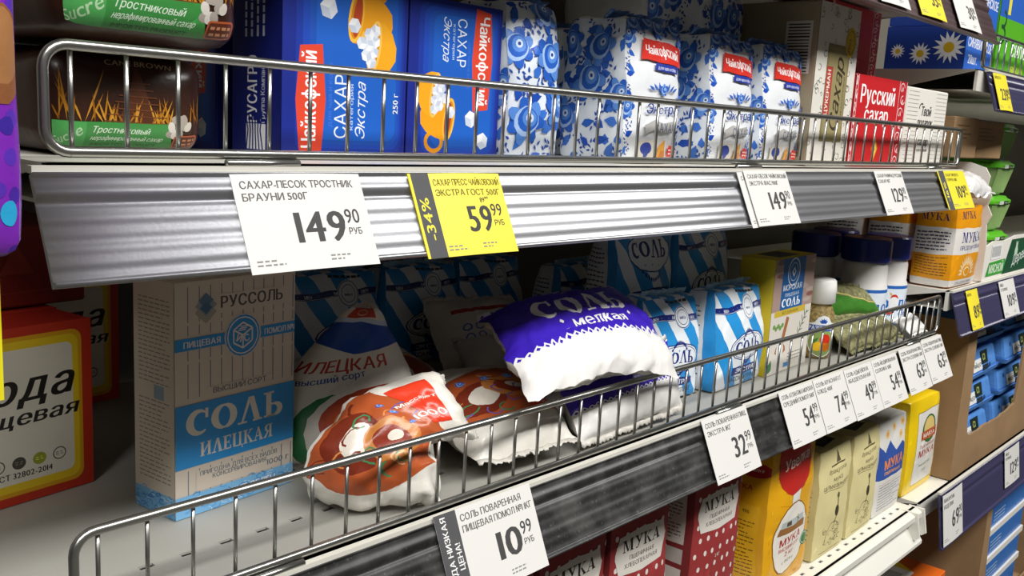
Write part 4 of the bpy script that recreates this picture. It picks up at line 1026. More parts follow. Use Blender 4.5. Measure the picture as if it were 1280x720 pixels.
p2 = striped('striped salt pack high up, showing a big oval and dark banner, behind the purple bag', (.804, .128, ZL+.046), .108, .045, .116, 1, 0, 7)
p3 = striped('striped salt pack high up with belt, behind the front striped pack', (.924, .128, ZL+.046), .112, .045, .116, 0, 0, 9)
for i, x in enumerate((.79, .92)):
    q = pack('salt_pack', ['striped salt pack lying flat below the big oval pack', 'striped salt pack lying flat behind the front striped pack'][i], 'salt', (x, .122, ZL), .125, .085, .044, 'film_stripe', {'F': stripe_side(.125, .044)}, [bulge(.125, .085, .044, .005), wrinkle(.002, 30, i)], r=.01, seg=(10, 8, 6), body='bag_film', inkm='ink_film', group='blue and white striped salt packs')
lbs = ['striped salt pack in the dark back row, left of the others', 'striped salt pack in the dark back row, second from the left', 'striped salt pack in the dark back row, third from the left', 'striped salt pack in the dark back row, right one behind the purple bag']
for i, (x, y) in enumerate(((.592, .345), (.706, .34), (.820, .345), (.90, .26))): copy_thing(p1 if i != 3 else p1, (x, y, ZL), .02*i-.03, lbs[i])

# sea salt box
w, d, h = .112, .042, .134
A = Art(w, h, 70); A.rect(0, 0, w, h, 'DAD5CB')
A.poly([(0, h*.55), (w, h*.55), (w, h), (0, h)], 'A98F86')
for i in range(16): A.ell(A.rnd.uniform(0, w), A.rnd.uniform(.56, 1)*h, w*.1, h*.02, A.rnd.choice(['C9B2A4', '8E5A52', '6E6A7A', 'B8A69C']))
A.rect(w*.19, h*.55, w*.74, h, '1F5F9E'); A.rect(w*.08, h*.50, w*.84, h*.555, 'CDB23C'); A.t('БЕЗ ДОБАВОК', w*.46, h*.515, h*.024, '5A4A14', wid=w*.4)
A.ell(w*.46, h*.875, w*.15, w*.15, 'D9E2EC'); A.ell(w*.46, h*.875, w*.135, w*.135, '1F5F9E'); A.ring(w*.46, h*.875, w*.095, w*.095, .0007, 'D9E2EC'); A.poly([(w*.41, h*.875), (w*.46, h*.92), (w*.51, h*.875), (w*.46, h*.83)], 'E8EEF4'); A.poly([(w*.435, h*.875), (w*.46, h*.898), (w*.485, h*.875), (w*.46, h*.852)], '1F5F9E')
A.t('МОРСКАЯ', w*.46, h*.72, h*.05, 'E8EEF4', wid=w*.46, bold=.02); A.t('ПИЩЕВАЯ', w*.46, h*.665, h*.03, 'C9D6E6', wid=w*.34); A.serif('СОЛЬ', w*.46, h*.575, h*.075, 'F0F4F8', wid=w*.46)
A.leaf(w*.30, h*.14, h*.14, PI/2, w*.26, 'A86A3A'); A.line([(w*.32, h*.25), (w*.42, h*.48)], w*.07, 'A86A3A'); A.ell(w*.29, h*.2, w*.085, h*.07, 'E4E2DC')
A.line([(w*.72, h*.3), (w*.9, h*.5)], .0012, '3C5A2E')
for i in range(8): A.leaf(w*(.72+.022*i), h*(.3+.025*i), w*.09, .2 if i % 2 else 1.9, .0016, '4A6B38')
for i in range(5): A.ell(w*(.1+.05*i), h*(.42-.02*(i % 2)), w*.03, h*.02, '6E9A4A'); 
A.leaf(w*.05, h*.02, h*.12, 1.2, w*.1, '2F7A3C'); A.lines(w*.5, h*.07, w*.9, h*.16, 3, '8A867C', .3); A.rect(w*.42, h*.03, w*.6, h*.07, '3C7AB8')
T = Art(w, d, 3); T.rect(0, 0, w, d, 'CDB520'); T.rect(w*.25, d*.2, w*.75, d*.9, '2A2E38')
S = Art(d, h, 2); S.rect(0, 0, d, h, 'D4BC20')
pack('salt_box', 'yellow-sided sea salt box with blue panel and wooden spoon picture', 'salt', (.976, .0375, ZL), w, d, h, 'carton_yellow', {'F': A, 'T': T, 'L': S}, rz=.05)

# grinder bottle
r = empty('spice_grinder', (1.132, .052, ZL), 0, 'small spice bottle with white cap and blue bannered label beside the sea salt box', 'spice')
MB().lathe([(.018, 0), (.0195, .002), (.0195, .056), (.015, .066), (.014, .07)], 28).build('bottle', mat('spice_mix', '8E7A48', .6, var=.6, vscale=260, bump=.4, bscale=300), r, smooth=True)
cp = MB().lathe([(.0155, .068), (.019, .07), (.0185, .082), (.0195, .084), (.018, .097), (.016, .099)], 28).build('cap', 'plastic_white', r, smooth=True)
cw, ch = .044, .054
A = Art(cw, ch, 2); A.ell(cw*.5, ch*.38, cw*.42, ch*.37, 'E9EEF2'); A.ell(cw*.5, ch*.36, cw*.38, ch*.33, '8FA860'); A.ell(cw*.6, ch*.42, cw*.17, ch*.13, 'D6341F'); A.ell(cw*.38, ch*.26, cw*.15, ch*.11, 'EDBE22'); A.ell(cw*.62, ch*.25, cw*.14, ch*.1, 'E07A1E'); A.leaf(cw*.2, ch*.3, cw*.3, .8, .004, '3F7A2E')
A.poly([(cw*.03, ch*.62), (cw*.03, ch*.78), (cw*.25, ch*.82), (cw*.35, ch*.94), (cw*.5, ch*.99), (cw*.65, ch*.94), (cw*.75, ch*.82), (cw*.97, ch*.78), (cw*.97, ch*.62)], 'E9EEF2')
A.rect(cw*.05, ch*.62, cw*.95, ch*.76, '2A55B0'); A.t('РАЗЕМАЛОВ', cw*.5, ch*.65, ch*.09, 'F0F4FA', wid=cw*.8, bold=.03)
for k in range(-2, 3): A.leaf(cw*.5, ch*.8, ch*.12, PI/2+.5*k, .003, '2A55B0')
A.build('label', r, lambda x, y, o: Vector((math.cos(-PI/2-.75+(x-cw/2)/.0198)*(.0198+o), math.sin(-PI/2-.75+(x-cw/2)/.0198)*(.0198+o), .002+y)), 'ink_film', [cw*i/14 for i in range(1, 14)], [ch*i/2 for i in range(1, 2)], clip=True)
# herb bags
P = quad((1.165, .020, 1.086), (1.325, .014, 1.090), (1.335, .055, 1.118), (1.165, .060, 1.116))
pillow('herb_bag', 'clear bag of dried herbs lying low against the fence', 'herbs', P, .16, .05, lambda u, v: .010, lambda u, v: .010, 'herbs', None, 26, 14, seed=3, amp=.003, crimp=.005)
P = quad((1.160, .082, 1.122), (1.300, .040, 1.120), (1.300, .062, 1.150), (1.172, .100, 1.172))
A = Art(.14, .06, 3); A.poly([(0, 0), (.14, 0), (.14, .016), (.07, .03), (0, .042)], '3F7A2A'); A.line([(0, .045), (.07, .033), (.14, .018)], .002, 'C9C06A')
pillow('herb_bag', 'clear bag of dried herbs with a green band, lying on top of the other', 'herbs', P, .14, .06, lambda u, v: .011, lambda u, v: .010, 'herbs', A, 26, 16, seed=9, amp=.003, crimp=.006)

# salt jars with navy lids
def jar(label, x, y):
    r = empty('salt_jar', (x, y, ZL), 0, label, 'salt', 'white salt jars with navy lids')
    MB().lathe([(.030, 0), (.0325, .002), (.0325, .071), (.0305, .075), (.0305, .098), (.029, .104), (.027, .107)], 32).build('jar_body', 'plastic_clear_white', r, smooth=True)
    l = MB().lathe([(.0325, .106), (.0335, .108), (.0335, .136), (.0315, .1385), (.028, .139)], 36).build('lid', 'plastic_navy', r)
    return r
def jar_label(r):
    R_0 = .0328; cw = .11; ch = .066
    A = Art(cw, ch, 4); A.rect(0, 0, cw, ch, 'DFE9F2'); A.rect(0, ch*.93, cw, ch, '2A66B8')
    for k, x in enumerate((cw*.30, cw*.68)):
        A.ell(x-.012, ch*.72, .006, .006, 'C83A2C'); A.ell(x-.012, ch*.62, .008, .009, 'F0F0F0'); A.ell(x-.018, ch*.42, .005, .004, 'C83A2C'); A.leaf(x-.016, ch*.78, .006, 2.2, .003, 'E8B02A')
        A.t('до', x+.008, ch*.5, .017, '2A66B8', bold=.06); A.t('обеда', x+.012, ch*.34, .007, '2A66B8', bold=.05)
        for i in range(10): A.leaf(x-.018+.004*i, ch*.12, .008, 1+.2*i, .003, '2E9AD0' if i % 2 else '2A66B8')
        A.ell(x+.003, ch*.1, .004, .005, 'C83A2C')
    A.build('label', r, lambda x, y, o: Vector((math.cos(-PI/2-1.15+(x-cw*.5)/R_0)*(R_0+o), math.sin(-PI/2-1.15+(x-cw*.5)/R_0)*(R_0+o), .003+y)), 'ink_film', [cw*i/24 for i in range(1, 24)], [ch*.5])
j = jar('white salt jar with navy lid', 1.318, .074); jar_label(j)
j['label'] = 'white salt jar with navy lid and blue label, front left one of the pair'
copy_thing(j, (1.388, .072, ZL), .25, 'white salt jar with navy lid, rightmost, partly behind its neighbour')
copy_thing(j, (1.310, .146, ZL), .1, 'white salt jar with navy lid in the shade, behind the herb bags')
copy_thing(j, (1.384, .150, ZL), .1, 'white salt jar with navy lid in the shade, behind the rightmost one')
P = quad((1.345, .010, 1.088), (1.412, .010, 1.088), (1.412, .032, 1.104), (1.345, .034, 1.104))
pillow('plastic_wrap', 'crumpled clear-white wrapping at the right end of the salt shelf', 'wrapping', P, .06, .03, lambda u, v: .006, lambda u, v: .006, 'plastic_white', None, 18, 12, seed=4, amp=.005, crimp=.004)

# ---- flour on the bottom white shelf
ZB = .8130
def red_flour_art(w, h):
    A = Art(w, h, 80); A.rect(0, 0, w, h, '912A2B')
    for i in range(7):
        for k in range(12):
            x = w*(.08+.155*i)+(w*.07 if k % 2 else 0); y = h*(.04+.085*k); A.ell(x+A.rnd.uniform(-1, 1)*w*.02, y, w*.026, w*.03, 'DDD3CC', n=12)
    y0, y1 = h*.68, h*.89
    A.poly([(w*.14, y0), (w*.5, y0-h*.012), (w*.86, y0), (w*.93, (y0+y1)/2-h*.01), (w*.93, (y0+y1)/2+h*.02), (w*.86, y1), (w*.5, y1+h*.012), (w*.14, y1), (w*.07, (y0+y1)/2+h*.02), (w*.07, (y0+y1)/2-h*.01)], 'D5CFC6')
    A.serif('МУКА', w*.5, h*.80, h*.066, '211C1A', wid=w*.64); A.t('ПШЕНИЧНАЯ', w*.5, h*.75, h*.024, '3A3230', wid=w*.42, bold=.02); A.t('ХЛЕБОПЕКАРНАЯ', w*.5, h*.71, h*.024, '3A3230', wid=w*.56, bold=.02)
    A.t('2 КГ', w*.5, h*.5, h*.02, 'DDD3CC', bold=.02)
    return A
def red_side(d, h):
    A = Art(d, h, 81); A.rect(0, 0, d, h, '7C2224'); A.rect(d*.12, h*.62, d*.85, h*.95, 'D0CBC2'); A.lines(d*.2, h*.64, d*.78, h*.93, 14, '4A4442', .3); A.rect(d*.12, h*.5, d*.85, h*.59, 'B8B2AA'); A.rect(d*.12, h*.36, d*.85, h*.47, 'D0CBC2'); return A
rw, rd_, rh = .098, .062, .186
rf, _ = pack('flour_pack', 'dark red dotted flour pack between the price 32.99 and the yellow flour', 'flour', (.819, .021, ZB), rw, rd_, rh, 'paper_red', {'F': red_flour_art(rw, rh), 'L': red_side(rd_, rh)}, [bulge(rw, rd_, rh, .003), wrinkle(.0012, 30, 4)], r=.004, seg=(8, 6, 12), body='paper_bag', inkm='ink_paper', group='dark red dotted flour packs')
copy_thing(rf, (.724, .052, ZB), 0, 'dark red dotted flour pack, middle one, under the black rail')
copy_thing(rf, (.622, .052, ZB), .03, 'dark red dotted flour pack beside the 10.99 price tag')
copy_thing(rf, (.520, .052, ZB), 0, 'dark red dotted flour pack directly under the 10.99 price tag')
# big yellow
w, d, h = .118, .085, .185
A = Art(w, h, 82); A.rect(0, 0, w, h, 'E6A916')
for i in range(90): A.line([(A.rnd.uniform(0, w), y := A.rnd.uniform(0, h)), (A.rnd.uniform(0, w)*.1+A.rnd.uniform(0, .9)*w, y+.004)], .0006, A.rnd.choice(['EFC23A', 'D8920F'])) if i % 3 == 0 else A.leaf(A.rnd.uniform(0, w), A.rnd.uniform(0, h), .008, 1.4, .0015, A.rnd.choice(['F0C640', 'D48E10']))
A.ell(w*.5, h*.86, w*.37, w*.36, 'C22A24'); A.t('Увелка', w*.52, h*.83, h*.07, 'F6EDE4', wid=w*.56, rot=.1, sh=.25, bold=.02)
A.poly([(w*.4, h*.56), (w*.42, h*.64), (w*.62, h*.66), (w*.6, h*.56)], 'E4E2DE')
A.ell(w*.5, h*.34, w*.36, h*.255, '8A5A12'); A.ell(w*.5, h*.34, w*.345, h*.245, 'EFEAE0')
A.poly([(w*.24, h*.40), (w*.26, h*.47), (w*.74, h*.47), (w*.76, h*.40)], 'B9C4C0'); A.poly([(w*.22, h*.38), (w*.24, h*.43), (w*.5, h*.42), (w*.78, h*.43), (w*.78, h*.38)], '9A6A3A'); A.rect(w*.36, h*.43, w*.46, h*.46, '5A4A3A'); A.line([(w*.6, h*.42), (w*.6, h*.48)], .002, '5A4A3A'); A.line([(w*.55, h*.47), (w*.65, h*.44)], .001, '5A4A3A')
A.t('МУКА', w*.5, h*.305, h*.055, 'B3282A', wid=w*.42, bold=.05, rot=.08); A.t('ВЫСШИЙ СОРТ', w*.5, h*.265, h*.025, 'B3282A', wid=w*.42, bold=.03, rot=.08); A.t('2 кг', w*.5, h*.215, h*.035, 'B3282A', wid=w*.18, bold=.03); A.t('с 1929 г', w*.5, h*.165, h*.022, '6A4A3A', wid=w*.24)
A.ell(w*.86, h*.27, w*.09, h*.05, '2E7A42'); A.ring(w*.86, h*.27, w*.07, h*.038, .0008, 'E4E2DE')
S = Art(d, h, 83); S.rect(0, 0, d, h, 'DDA214'); S.ell(d*.75, h*.84, d*.3, h*.05, 'B3282A'); S.t('Увелка', d*.75, h*.83, h*.025, 'F6EDE4', sh=.2); S.t('МУКА', d*.6, h*.70, h*.035, 'B3282A', bold=.05); S.rect(d*.25, h*.1, d*.9, h*.6, 'E2AE24'); S.lines(d*.3, h*.12, d*.85, h*.5, 15, '7A5A14', .3); S.t('400', d*.7, h*.54, h*.022, '4A3408', bold=.03)
pack('flour_pack', 'big bright yellow flour pack with red disc and white oval', 'flour', (.984, .021, ZB), w, d, h, 'paper_yellow', {'F': A, 'L': S}, [bulge(w, d, h, .006), wrinkle(.0022, 26, 4), wrinkle(.001, 70, 4)], r=.006, seg=(14, 8, 18), body='bag_film', inkm='ink_film')
# beige packs
w, d, h = .096, .06, .147
A = Art(w, h, 84); A.rect(0, 0, w, h, 'DACE96')
A.poly([(w*.44, h*.86), (w*.5, h*.98), (w*.56, h*.86)], '5E5636'); A.rect(w*.3, h*.84, w*.7, h*.855, '5E5636')
A.t('Французская', w*.5, h*.78, h*.04, '4E472C', wid=w*.52, sh=.1); A.t('мука', w*.5, h*.71, h*.04, '4E472C', wid=w*.26, sh=.1); A.t('ЦЕЛЬНОЗЕРНОВАЯ', w*.5, h*.645, h*.035, '3A3420', wid=w*.78, bold=.03); A.rect(w*.12, h*.628, w*.88, h*.633, '5E5636')
A.ell(w*.55, h*.56, w*.04, h*.03, '5E5636'); A.line([(w*.55, h*.54), (w*.54, h*.42), (w*.5, h*.3)], w*.03, '6E6642'); A.ell(w*.53, h*.42, w*.06, h*.05, '3A3420'); A.line(arc(w*.5, h*.12, w*.2, h*.2, 0, 180, 10), .0012, '5E5636')
for i in range(24): A.line(arc(w*A.rnd.uniform(.25, .75), h*A.rnd.uniform(.08, .28), w*.05, h*.02, A.rnd.uniform(0, 180), A.rnd.uniform(200, 360), 5), .0006, '6E6642')
A.rect(w*.2, h*.04, w*.85, h*.05, '8A8258')
S = Art(d, h, 85); S.rect(0, 0, d, h, 'CFC38B'); S.lines(d*.15, h*.1, d*.85, h*.7, 14, '8A8258', .25)
T = Art(w, d, 86); T.rect(0, 0, w, d, 'D4C88F'); T.poly([(w*.3, d*.2), (w*.8, d*.25), (w*.75, d*.75), (w*.25, d*.7)], '2E2A22'); T.rect(w*.38, d*.35, w*.66, d*.6, '5A5444')
bb, _ = pack('flour_pack', 'pale beige wholegrain flour pack next to the big yellow one', 'flour', (1.1215, .020, ZB), w, d, h, 'paper_beige', {'F': A, 'L': S, 'T': T}, [bulge(w, d, h, .004), taper(.12, h, 5), wrinkle(.002, 30, 7), wrinkle(.001, 80, 7)], r=.005, seg=(12, 8, 16), body='paper_bag', inkm='ink_paper', group='pale beige flour packs')
copy_thing(bb, (1.273, .0515, ZB), .03, 'pale beige wholegrain flour pack with black patch, next to the white and blue one')
# white and blue
w, d, h = .102, .058, .146
A = Art(w, h, 87); A.rect(0, 0, w, h, 'DAD8D2'); A.rect(0, h*.40, w, h*.64, '2A4FA0')
A.poly([(0, h*.62), (0, h*.76), (w*.2, h*.68), (w*.35, h*.78), (w*.55, h*.66), (w*.8, h*.72), (w, h*.64), (w, h*.6)], '2A4FA0'); A.t('МУКА', w*.52, h*.50, h*.10, 'E8862A', wid=w*.66, bold=.06, rot=.04); A.t('ПШЕНИЧНАЯ', w*.5, h*.435, h*.035, 'E8A23A', wid=w*.6, bold=.04)
for x, y in ((.25, .85), (.5, .9), (.72, .8), (.8, .92)): A.ell(w*x, h*y, w*.07, h*.045, 'E6C48A'); A.ell(w*x, h*y, w*.035, h*.02, 'D49A4A')
A.lines(w*.12, h*.06, w*.9, h*.34, 9, '9A98A0', .35); A.rect(w*.08, h*.35, w*.92, h*.354, 'C88A8A')
S = Art(d, h, 88); S.rect(0, 0, d, h, 'CFCBC6'); S.lines(d*.1, h*.1, d*.9, h*.85, 16, '9A969A', .25)
pack('flour_pack', 'white flour pack with blue band and orange lettering', 'flour', (1.325, .024, ZB), w, d, h, 'paper_offwhite', {'F': A, 'L': S}, [bulge(w, d, h, .004), taper(.15, h, 5), wrinkle(.0022, 30, 9), wrinkle(.001, 80, 9)], r=.005, seg=(12, 8, 16), body='paper_bag', inkm='ink_paper')
# lemon yellow
w, d, h = .128, .07, .15
A = Art(w, h, 89); A.rect(0, 0, w, h, 'F0CC14'); A.rrect(w*.22, h*.08, w*.95, h*.87, w*.02, '8A7A30'); A.rrect(w*.23, h*.087, w*.94, h*.863, w*.02, 'E6E4DE')
A.ell(w*.6, h*.66, w*.24, h*.15, '2E6A3A'); A.ell(w*.6, h*.67, w*.19, h*.12, 'E2C77A'); A.rect(w*.34, h*.555, w*.86, h*.65, 'B3282A'); A.rect(w*.35, h*.563, w*.85, h*.642, 'C9A24A'); A.rect(w*.36, h*.568, w*.84, h*.637, 'B3282A'); A.t('МАКFA', w*.6, h*.578, h*.048, 'F4E8D0', wid=w*.4, bold=.04)
A.t('ПШЕНИЧНАЯ', w*.59, h*.47, h*.035, 'A8282A', wid=w*.52, bold=.02); A.t('МУКА', w*.59, h*.375, h*.075, 'A8282A', wid=w*.54, bold=.05); A.t('высший сорт', w*.59, h*.27, h*.03, '3A7A42', wid=w*.4, bold=.02); A.t('1 кг', w*.59, h*.2, h*.03, '3A7A42', wid=w*.14, bold=.02)
S = Art(d, h, 90); S.rect(0, 0, d, h, 'E8C312')
pack('flour_pack', 'lemon yellow flour pack with white label, rightmost beside the brown carton', 'flour', (1.445, .026, ZB+.001), w, d, h, 'film_lemon', {'F': A, 'L': S}, [bulge(w, d, h, .004), taper(.1, h, 6), wrinkle(.0016, 26, 12)], r=.005, seg=(12, 8, 14), body='bag_film', inkm='ink_film')

# ---- right bay
ZM = 1.1430
def orange_art(w, h, side=False):
    A = Art(w, h, 95); A.rect(0, 0, w, h, 'ECE8E2'); A.rect(0, h*.10, w, h*.40, 'EFA017'); A.rect(0, h*.72, w, h, 'EFA017')
    if side:
        A.lines(w*.08, h*.44, w*.9, h*.68, 6, '3A3A5A', .4); A.lines(w*.1, h*.14, w*.9, h*.38, 7, '8A5A0A', .35); A.serif('МУКА', w*.5, h*.8, h*.09, '2A2460', wid=w*.7)
    else:
        A.serif('МУКА', w*.55, h*.54, h*.13, '2B2A80', wid=w*.74); A.t('ПРЕДПОРТОВАЯ', w*.55, h*.45, h*.05, '2B2A80', wid=w*.74, bold=.05)
        for i in range(13):
            a = PI*i/12; A.leaf(w*.5+w*.13*math.cos(a), h*.17+h*.09*math.sin(a), w*.14, a, w*.035, 'F6E4B8')
        A.ring(w*.5, h*.19, w*.08, h*.05, .002, 'F6E4B8'); A.t('ПРЕДПОРТОВАЯ', w*.5, h*.03, h*.04, '2B2A80', wid=w*.6)
        A.serif('МУКА', w*.4, h*.83, h*.09, '2A2460', wid=w*.5)
    return A
w, d, h = .118, .060, .124
of, _ = pack('flour_pack', 'orange and white flour pack with navy lettering, front of the right bay', 'flour', (1.463, .004, ZM), w, d, h, 'film_orange', {'F': orange_art(w, h), 'L': orange_art(d, h, True)}, [bulge(w, d, h, .005), wrinkle(.002, 28, 3), wrinkle(.001, 80, 3)], r=.006, seg=(12, 8, 14), body='bag_film', inkm='ink_film', group='orange and white flour packs')
copy_thing(of, (1.522, .105, ZM), 0, 'orange and white flour pack behind the front one in the right bay')
copy_thing(of, (1.522, .175, ZM), 0, 'orange and white flour pack third in depth in the right bay')
for i, y in enumerate((.085, .165)): pack('flour_pack', ['orange flour pack lying on the rear upright ones, under the brown cartons', 'orange flour pack lying furthest back under the brown cartons'][i], 'flour', (1.463, y, ZM+.1275), .118, .075, .062, 'film_orange', {'L': orange_art(.075, .062, True)}, [bulge(.118, .075, .062, .004), wrinkle(.002, 28, 5)], r=.01, seg=(8, 8, 8), body='bag_film', inkm='ink_film', group='orange and white flour packs')
P = quad((1.462, -.002, 1.283), (1.585, -.006, 1.283), (1.590, .050, 1.306), (1.465, .055, 1.306))
pillow('plastic_bag', 'crumpled white plastic bag lying on the orange flour', 'bag', P, .12, .07, lambda u, v: .018, lambda u, v: .012, mat('poly_white', 'E9E7E6', .25, bump=.4, bscale=40), None, 24, 18, seed=7, amp=.006, fr=45, crimp=.005)
for i, (fl, sz, rz) in enumerate((((1.466, .026, 1.3345), (.108, .12, .060), .0), ((1.590, .034, 1.3345), (.10, .12, .058), -.12))):
    A = Art(sz[0], sz[2], 3); A.lines(sz[0]*.1, sz[2]*.45, sz[0]*.7, sz[2]*.85, 4, '6E5638', .25)
    L_ = Art(sz[1], sz[2], 4); L_.lines(sz[1]*.4, sz[2]*.5, sz[1]*.9, sz[2]*.85, 4, '6E5638', .25); L_.ring(sz[1]*.3, sz[2]*.35, .008, .008, .0008, '6E5638')
    pack('cardboard_box', ['small brown cardboard box on the flour, beside the wire fence end', 'small brown cardboard box next to the green tubs'][i], 'box', fl, *sz, 'cardboard', {'F': A, 'L': L_}, rz=rz)
# white crate with torn side
cr = empty('display_crate', (1.762, .15, ZM), 0, 'white display crate with torn side and green print, holding the green tubs', 'crate')
tp = [(.0, .0), (.0, .055), (.004, .09), (-.002, .105), (.006, .12), (.002, .135), (.010, .15), (.008, .165), (.016, .178), (.04, .185), (.30, .185), (.30, 0)]
MB().prism([(y-.15, z) for y, z in tp], -.160, -.157).build('side_panel', 'card_white', cr)
MB().prism([(-.157, 0), (-.157, .055), (-.12, .062), (-.06, .060), (0, .066), (.16, .064), (.16, 0)], -.150, -.147, ax=1).build('front_panel', 'card_white', cr)
MB().box(-.157, .16, -.147, .15, 0, .002).build('base', 'card_white', cr)
A = Art(.317, .066, 2)
A.poly([(.012, .006), (.025, .028), (.11, .03), (.12, .006)], '3FA53A'); A.t('МЯСНОЙ', .065, .010, .014, 'EAF2E2', wid=.075, bold=.04); A.rect(.03, .032, .085, .056, 'F2F2F0')
for i in range(11): A.rect(.034+.0042*i, .036, .034+.0042*i+.0018, .053, '4A4A48')
A.poly([(.10, .004), (.135, .060), (.30, .060), (.30, .004)], '1F5236'); A.t('Деревня', .2, .022, .018, 'E4EEE4', wid=.1, sh=.3, rot=.15); A.leaf(.16, .03, .03, 1.1, .012, 'C9DCC4'); A.leaf(.175, .03, .03, 2, .012, 'C9DCC4')
A.build('front_print', cr, lambda x, y, o: Vector((-.157+x, -.1502-o, y)), 'ink_card')
# green tubs
def tub():
    r = empty('green_tub', (0, 0, 0), 0, 'x', 'tub', 'green lidded tubs stacked in the crate')
    def rr(w, d, z, n=5):
        out = []
        R = .022
        for cx, cy, a in ((w/2-R, -d/2+R, -90), (w/2-R, d/2-R, 0), (-w/2+R, d/2-R, 90), (-w/2+R, -d/2+R, 180)): out += [(cx+R*math.cos(math.radians(a+90*i/n)), cy+R*math.sin(math.radians(a+90*i/n)), z) for i in range(n+1)]
        return out
    def loft(rings, name, m):
        V = [p for q in rings for p in q]; n = len(rings[0]); F = []
        for k in range(len(rings)-1): F += [(k*n+i, k*n+(i+1) % n, (k+1)*n+(i+1) % n, (k+1)*n+i) for i in range(n)]
        F += [tuple(range(n))[::-1], tuple(range((len(rings)-1)*n, len(rings)*n))]
        return mobj(name, V, F, m, r)
    loft([rr(.095, .075, 0), rr(.1, .08, .004), rr(.118, .096, .046), rr(.118, .096, .048)], 'tub_body', 'tub_body')
    for i in range(14):
        x = -.05+.1*i/13; MB().tube([(x*.92, -.0385, .003), (x*1.05, -.0487, .045)], .0015, 6).build('rib', 'tub_body', r)
    loft([rr(.124, .102, .047), rr(.128, .106, .049), rr(.128, .106, .053), rr(.118, .096, .056), rr(.112, .09, .060)], 'tub_lid', 'tub_green')
    A = Art(.1, .012, 3); A.rect(.02, .001, .045, .011, 'E8E8E4'); A.rect(.05, .001, .075, .011, '23302A'); A.lines(.023, .003, .042, .009, 2, '4A4A48'); A.t('ФУД', .0625, .003, .005, 'DDE2C8')
    A.build('sticker', r, lambda x, y, o: Vector((x-.05, -.0532-o+y*.25 if False else -.0531-o, .0465+y*.55)), 'ink_card')
    B = Art(.09, .03, 3); B.rect(.015, .005, .04, .02, 'E8E8E4'); B.rect(.045, .005, .07, .02, '23302A')
    B.build('top_print', r, lambda x, y, o: Vector((x-.045, y-.04, .0601+o)), 'ink_card')
    return r
tb = tub(); tb.location = (1.815, .092, ZM+.0035); tb['label'] = 'green lidded tub lowest in the white crate'
for i in range(1, 4): copy_thing(tb, (1.812+.004*i, .092+.002*i, ZM+.0035+.0625*i), .03*i, ['', 'green lidded tub second from the bottom of its stack', 'green lidded tub third from the bottom, below the topmost', 'green lidded tub on top of the stack in the white crate'][i])

# brown display carton with blue egg boxes
def carton(name, label, x0, x1, zb, zt, cut, depth=.33, y0=.002):
    r = empty(name, ((x0+x1)/2, y0+depth/2, zb), 0, label, 'carton'); hx = (x1-x0)/2; hd = depth/2; h = zt-zb
    MB().prism([(-hd, 0), (-hd, h), (hd, h), (hd, 0)], -hx, -hx+.004).build('side_panel', 'cardboard', r)
    MB().prism([(-hd, 0), (-hd, h*.8), (hd, h), (hd, 0)], hx-.004, hx).build('side_panel', 'cardboard', r)
    MB().box(-hx+.004, hx-.004, hd-.004, hd, 0, h).build('back_panel', 'cardboard', r)
    MB().box(-hx+.004, hx-.004, -hd+.004, hd-.004, 0, .003).build('base', 'cardboard', r)
    MB().prism([(-hx+.004, 0)]+[(px-hx, pz) for px, pz in cut]+[(hx-.004, 0)], -hd, -hd+.004, ax=1).build('front_panel', 'cardboard', r)
    return r
cut = [(.004, .262), (.040, .262), (.045, .20), (.050, .14), (.052, .09), (.060, .068)]
rr_ = random.Random(4)
cut += [(.075+.012*i, .062+rr_.uniform(-.002, .002)+.00*i) for i in range(18)]+[(.33, .07), (.35, .2), (.36, .262), (.40, .262), (.41, .07), (.49, .06), (.60, .06)]
carton('display_carton', 'brown cardboard display carton with a cut-out front, holding blue egg boxes', 1.590, 2.20, .8145, 1.078, cut)
def eggbox():
    r = empty('egg_box', (0, 0, 0), 0, 'x', 'egg box', 'blue pulp egg boxes in the carton')
    w, d = .20, .115
    def taperbox(z0, z1, w0, d0, w1, d1, name):
        V = [(sx*w0/2, sy*d0/2, z0) for sx, sy in ((-1, -1), (1, -1), (1, 1), (-1, 1))]+[(sx*w1/2, sy*d1/2, z1) for sx, sy in ((-1, -1), (1, -1), (1, 1), (-1, 1))]
        o = mobj(name, V, [(0, 1, 5, 4), (1, 2, 6, 5), (2, 3, 7, 6), (3, 0, 4, 7), (4, 5, 6, 7), (3, 2, 1, 0)], 'pulp_blue', r); bevel(o, .006, 2); return o
    taperbox(0, .019, w*.8, d*.7, w*.9, d*.82, 'tray_body'); taperbox(.0185, .022, w*1.02, d*1.03, w*1.03, d*1.05, 'rim'); taperbox(.0215, .061, w, d*1.0, w*.93, d*.84, 'lid')
    A = Art(.14, .038, 3); A.rect(.03, .004, .082, .024, 'ECECE8'); A.t('яйцо', .056, .010, .009, '3A3A3A', bold=.04, wid=.04); A.rect(.078, .012, .118, .035, '1C2C28'); A.t('С1', .096, .018, .011, 'B9C86A', bold=.05); A.rect(.088, .001, .118, .010, '24343A'); A.ell(.015, .026, .004, .004, '1B4A86'); A.ell(.128, .006, .004, .004, '1B4A86')
    def PP(x, y, o):
        t = y/.0395; return Vector((x-.075, -(d*.5+(d*.42-d*.5)*t)-.0006-o*.8, .0220+y+o*.3))
    A.build('sticker', r, PP, 'ink_card', clip=False)
    return r
eb = eggbox(); n = 0
pos = ['lowest', 'second from the bottom', 'third from the bottom', 'topmost']
for c, x in enumerate((1.762, 1.998)):
    for k in range(4):
        loc = (x+.004*(k % 2)-c*.0, .082+.003*(k % 2), .8185+.0622*k); lb = 'blue pulp egg box, %s in the %s stack of the carton' % (pos[k], 'left' if c == 0 else 'right')
        if n == 0: eb.location = loc; eb['label'] = lb
        else: copy_thing(eb, loc, .02*(k % 3)-.02, lb)
        n += 1
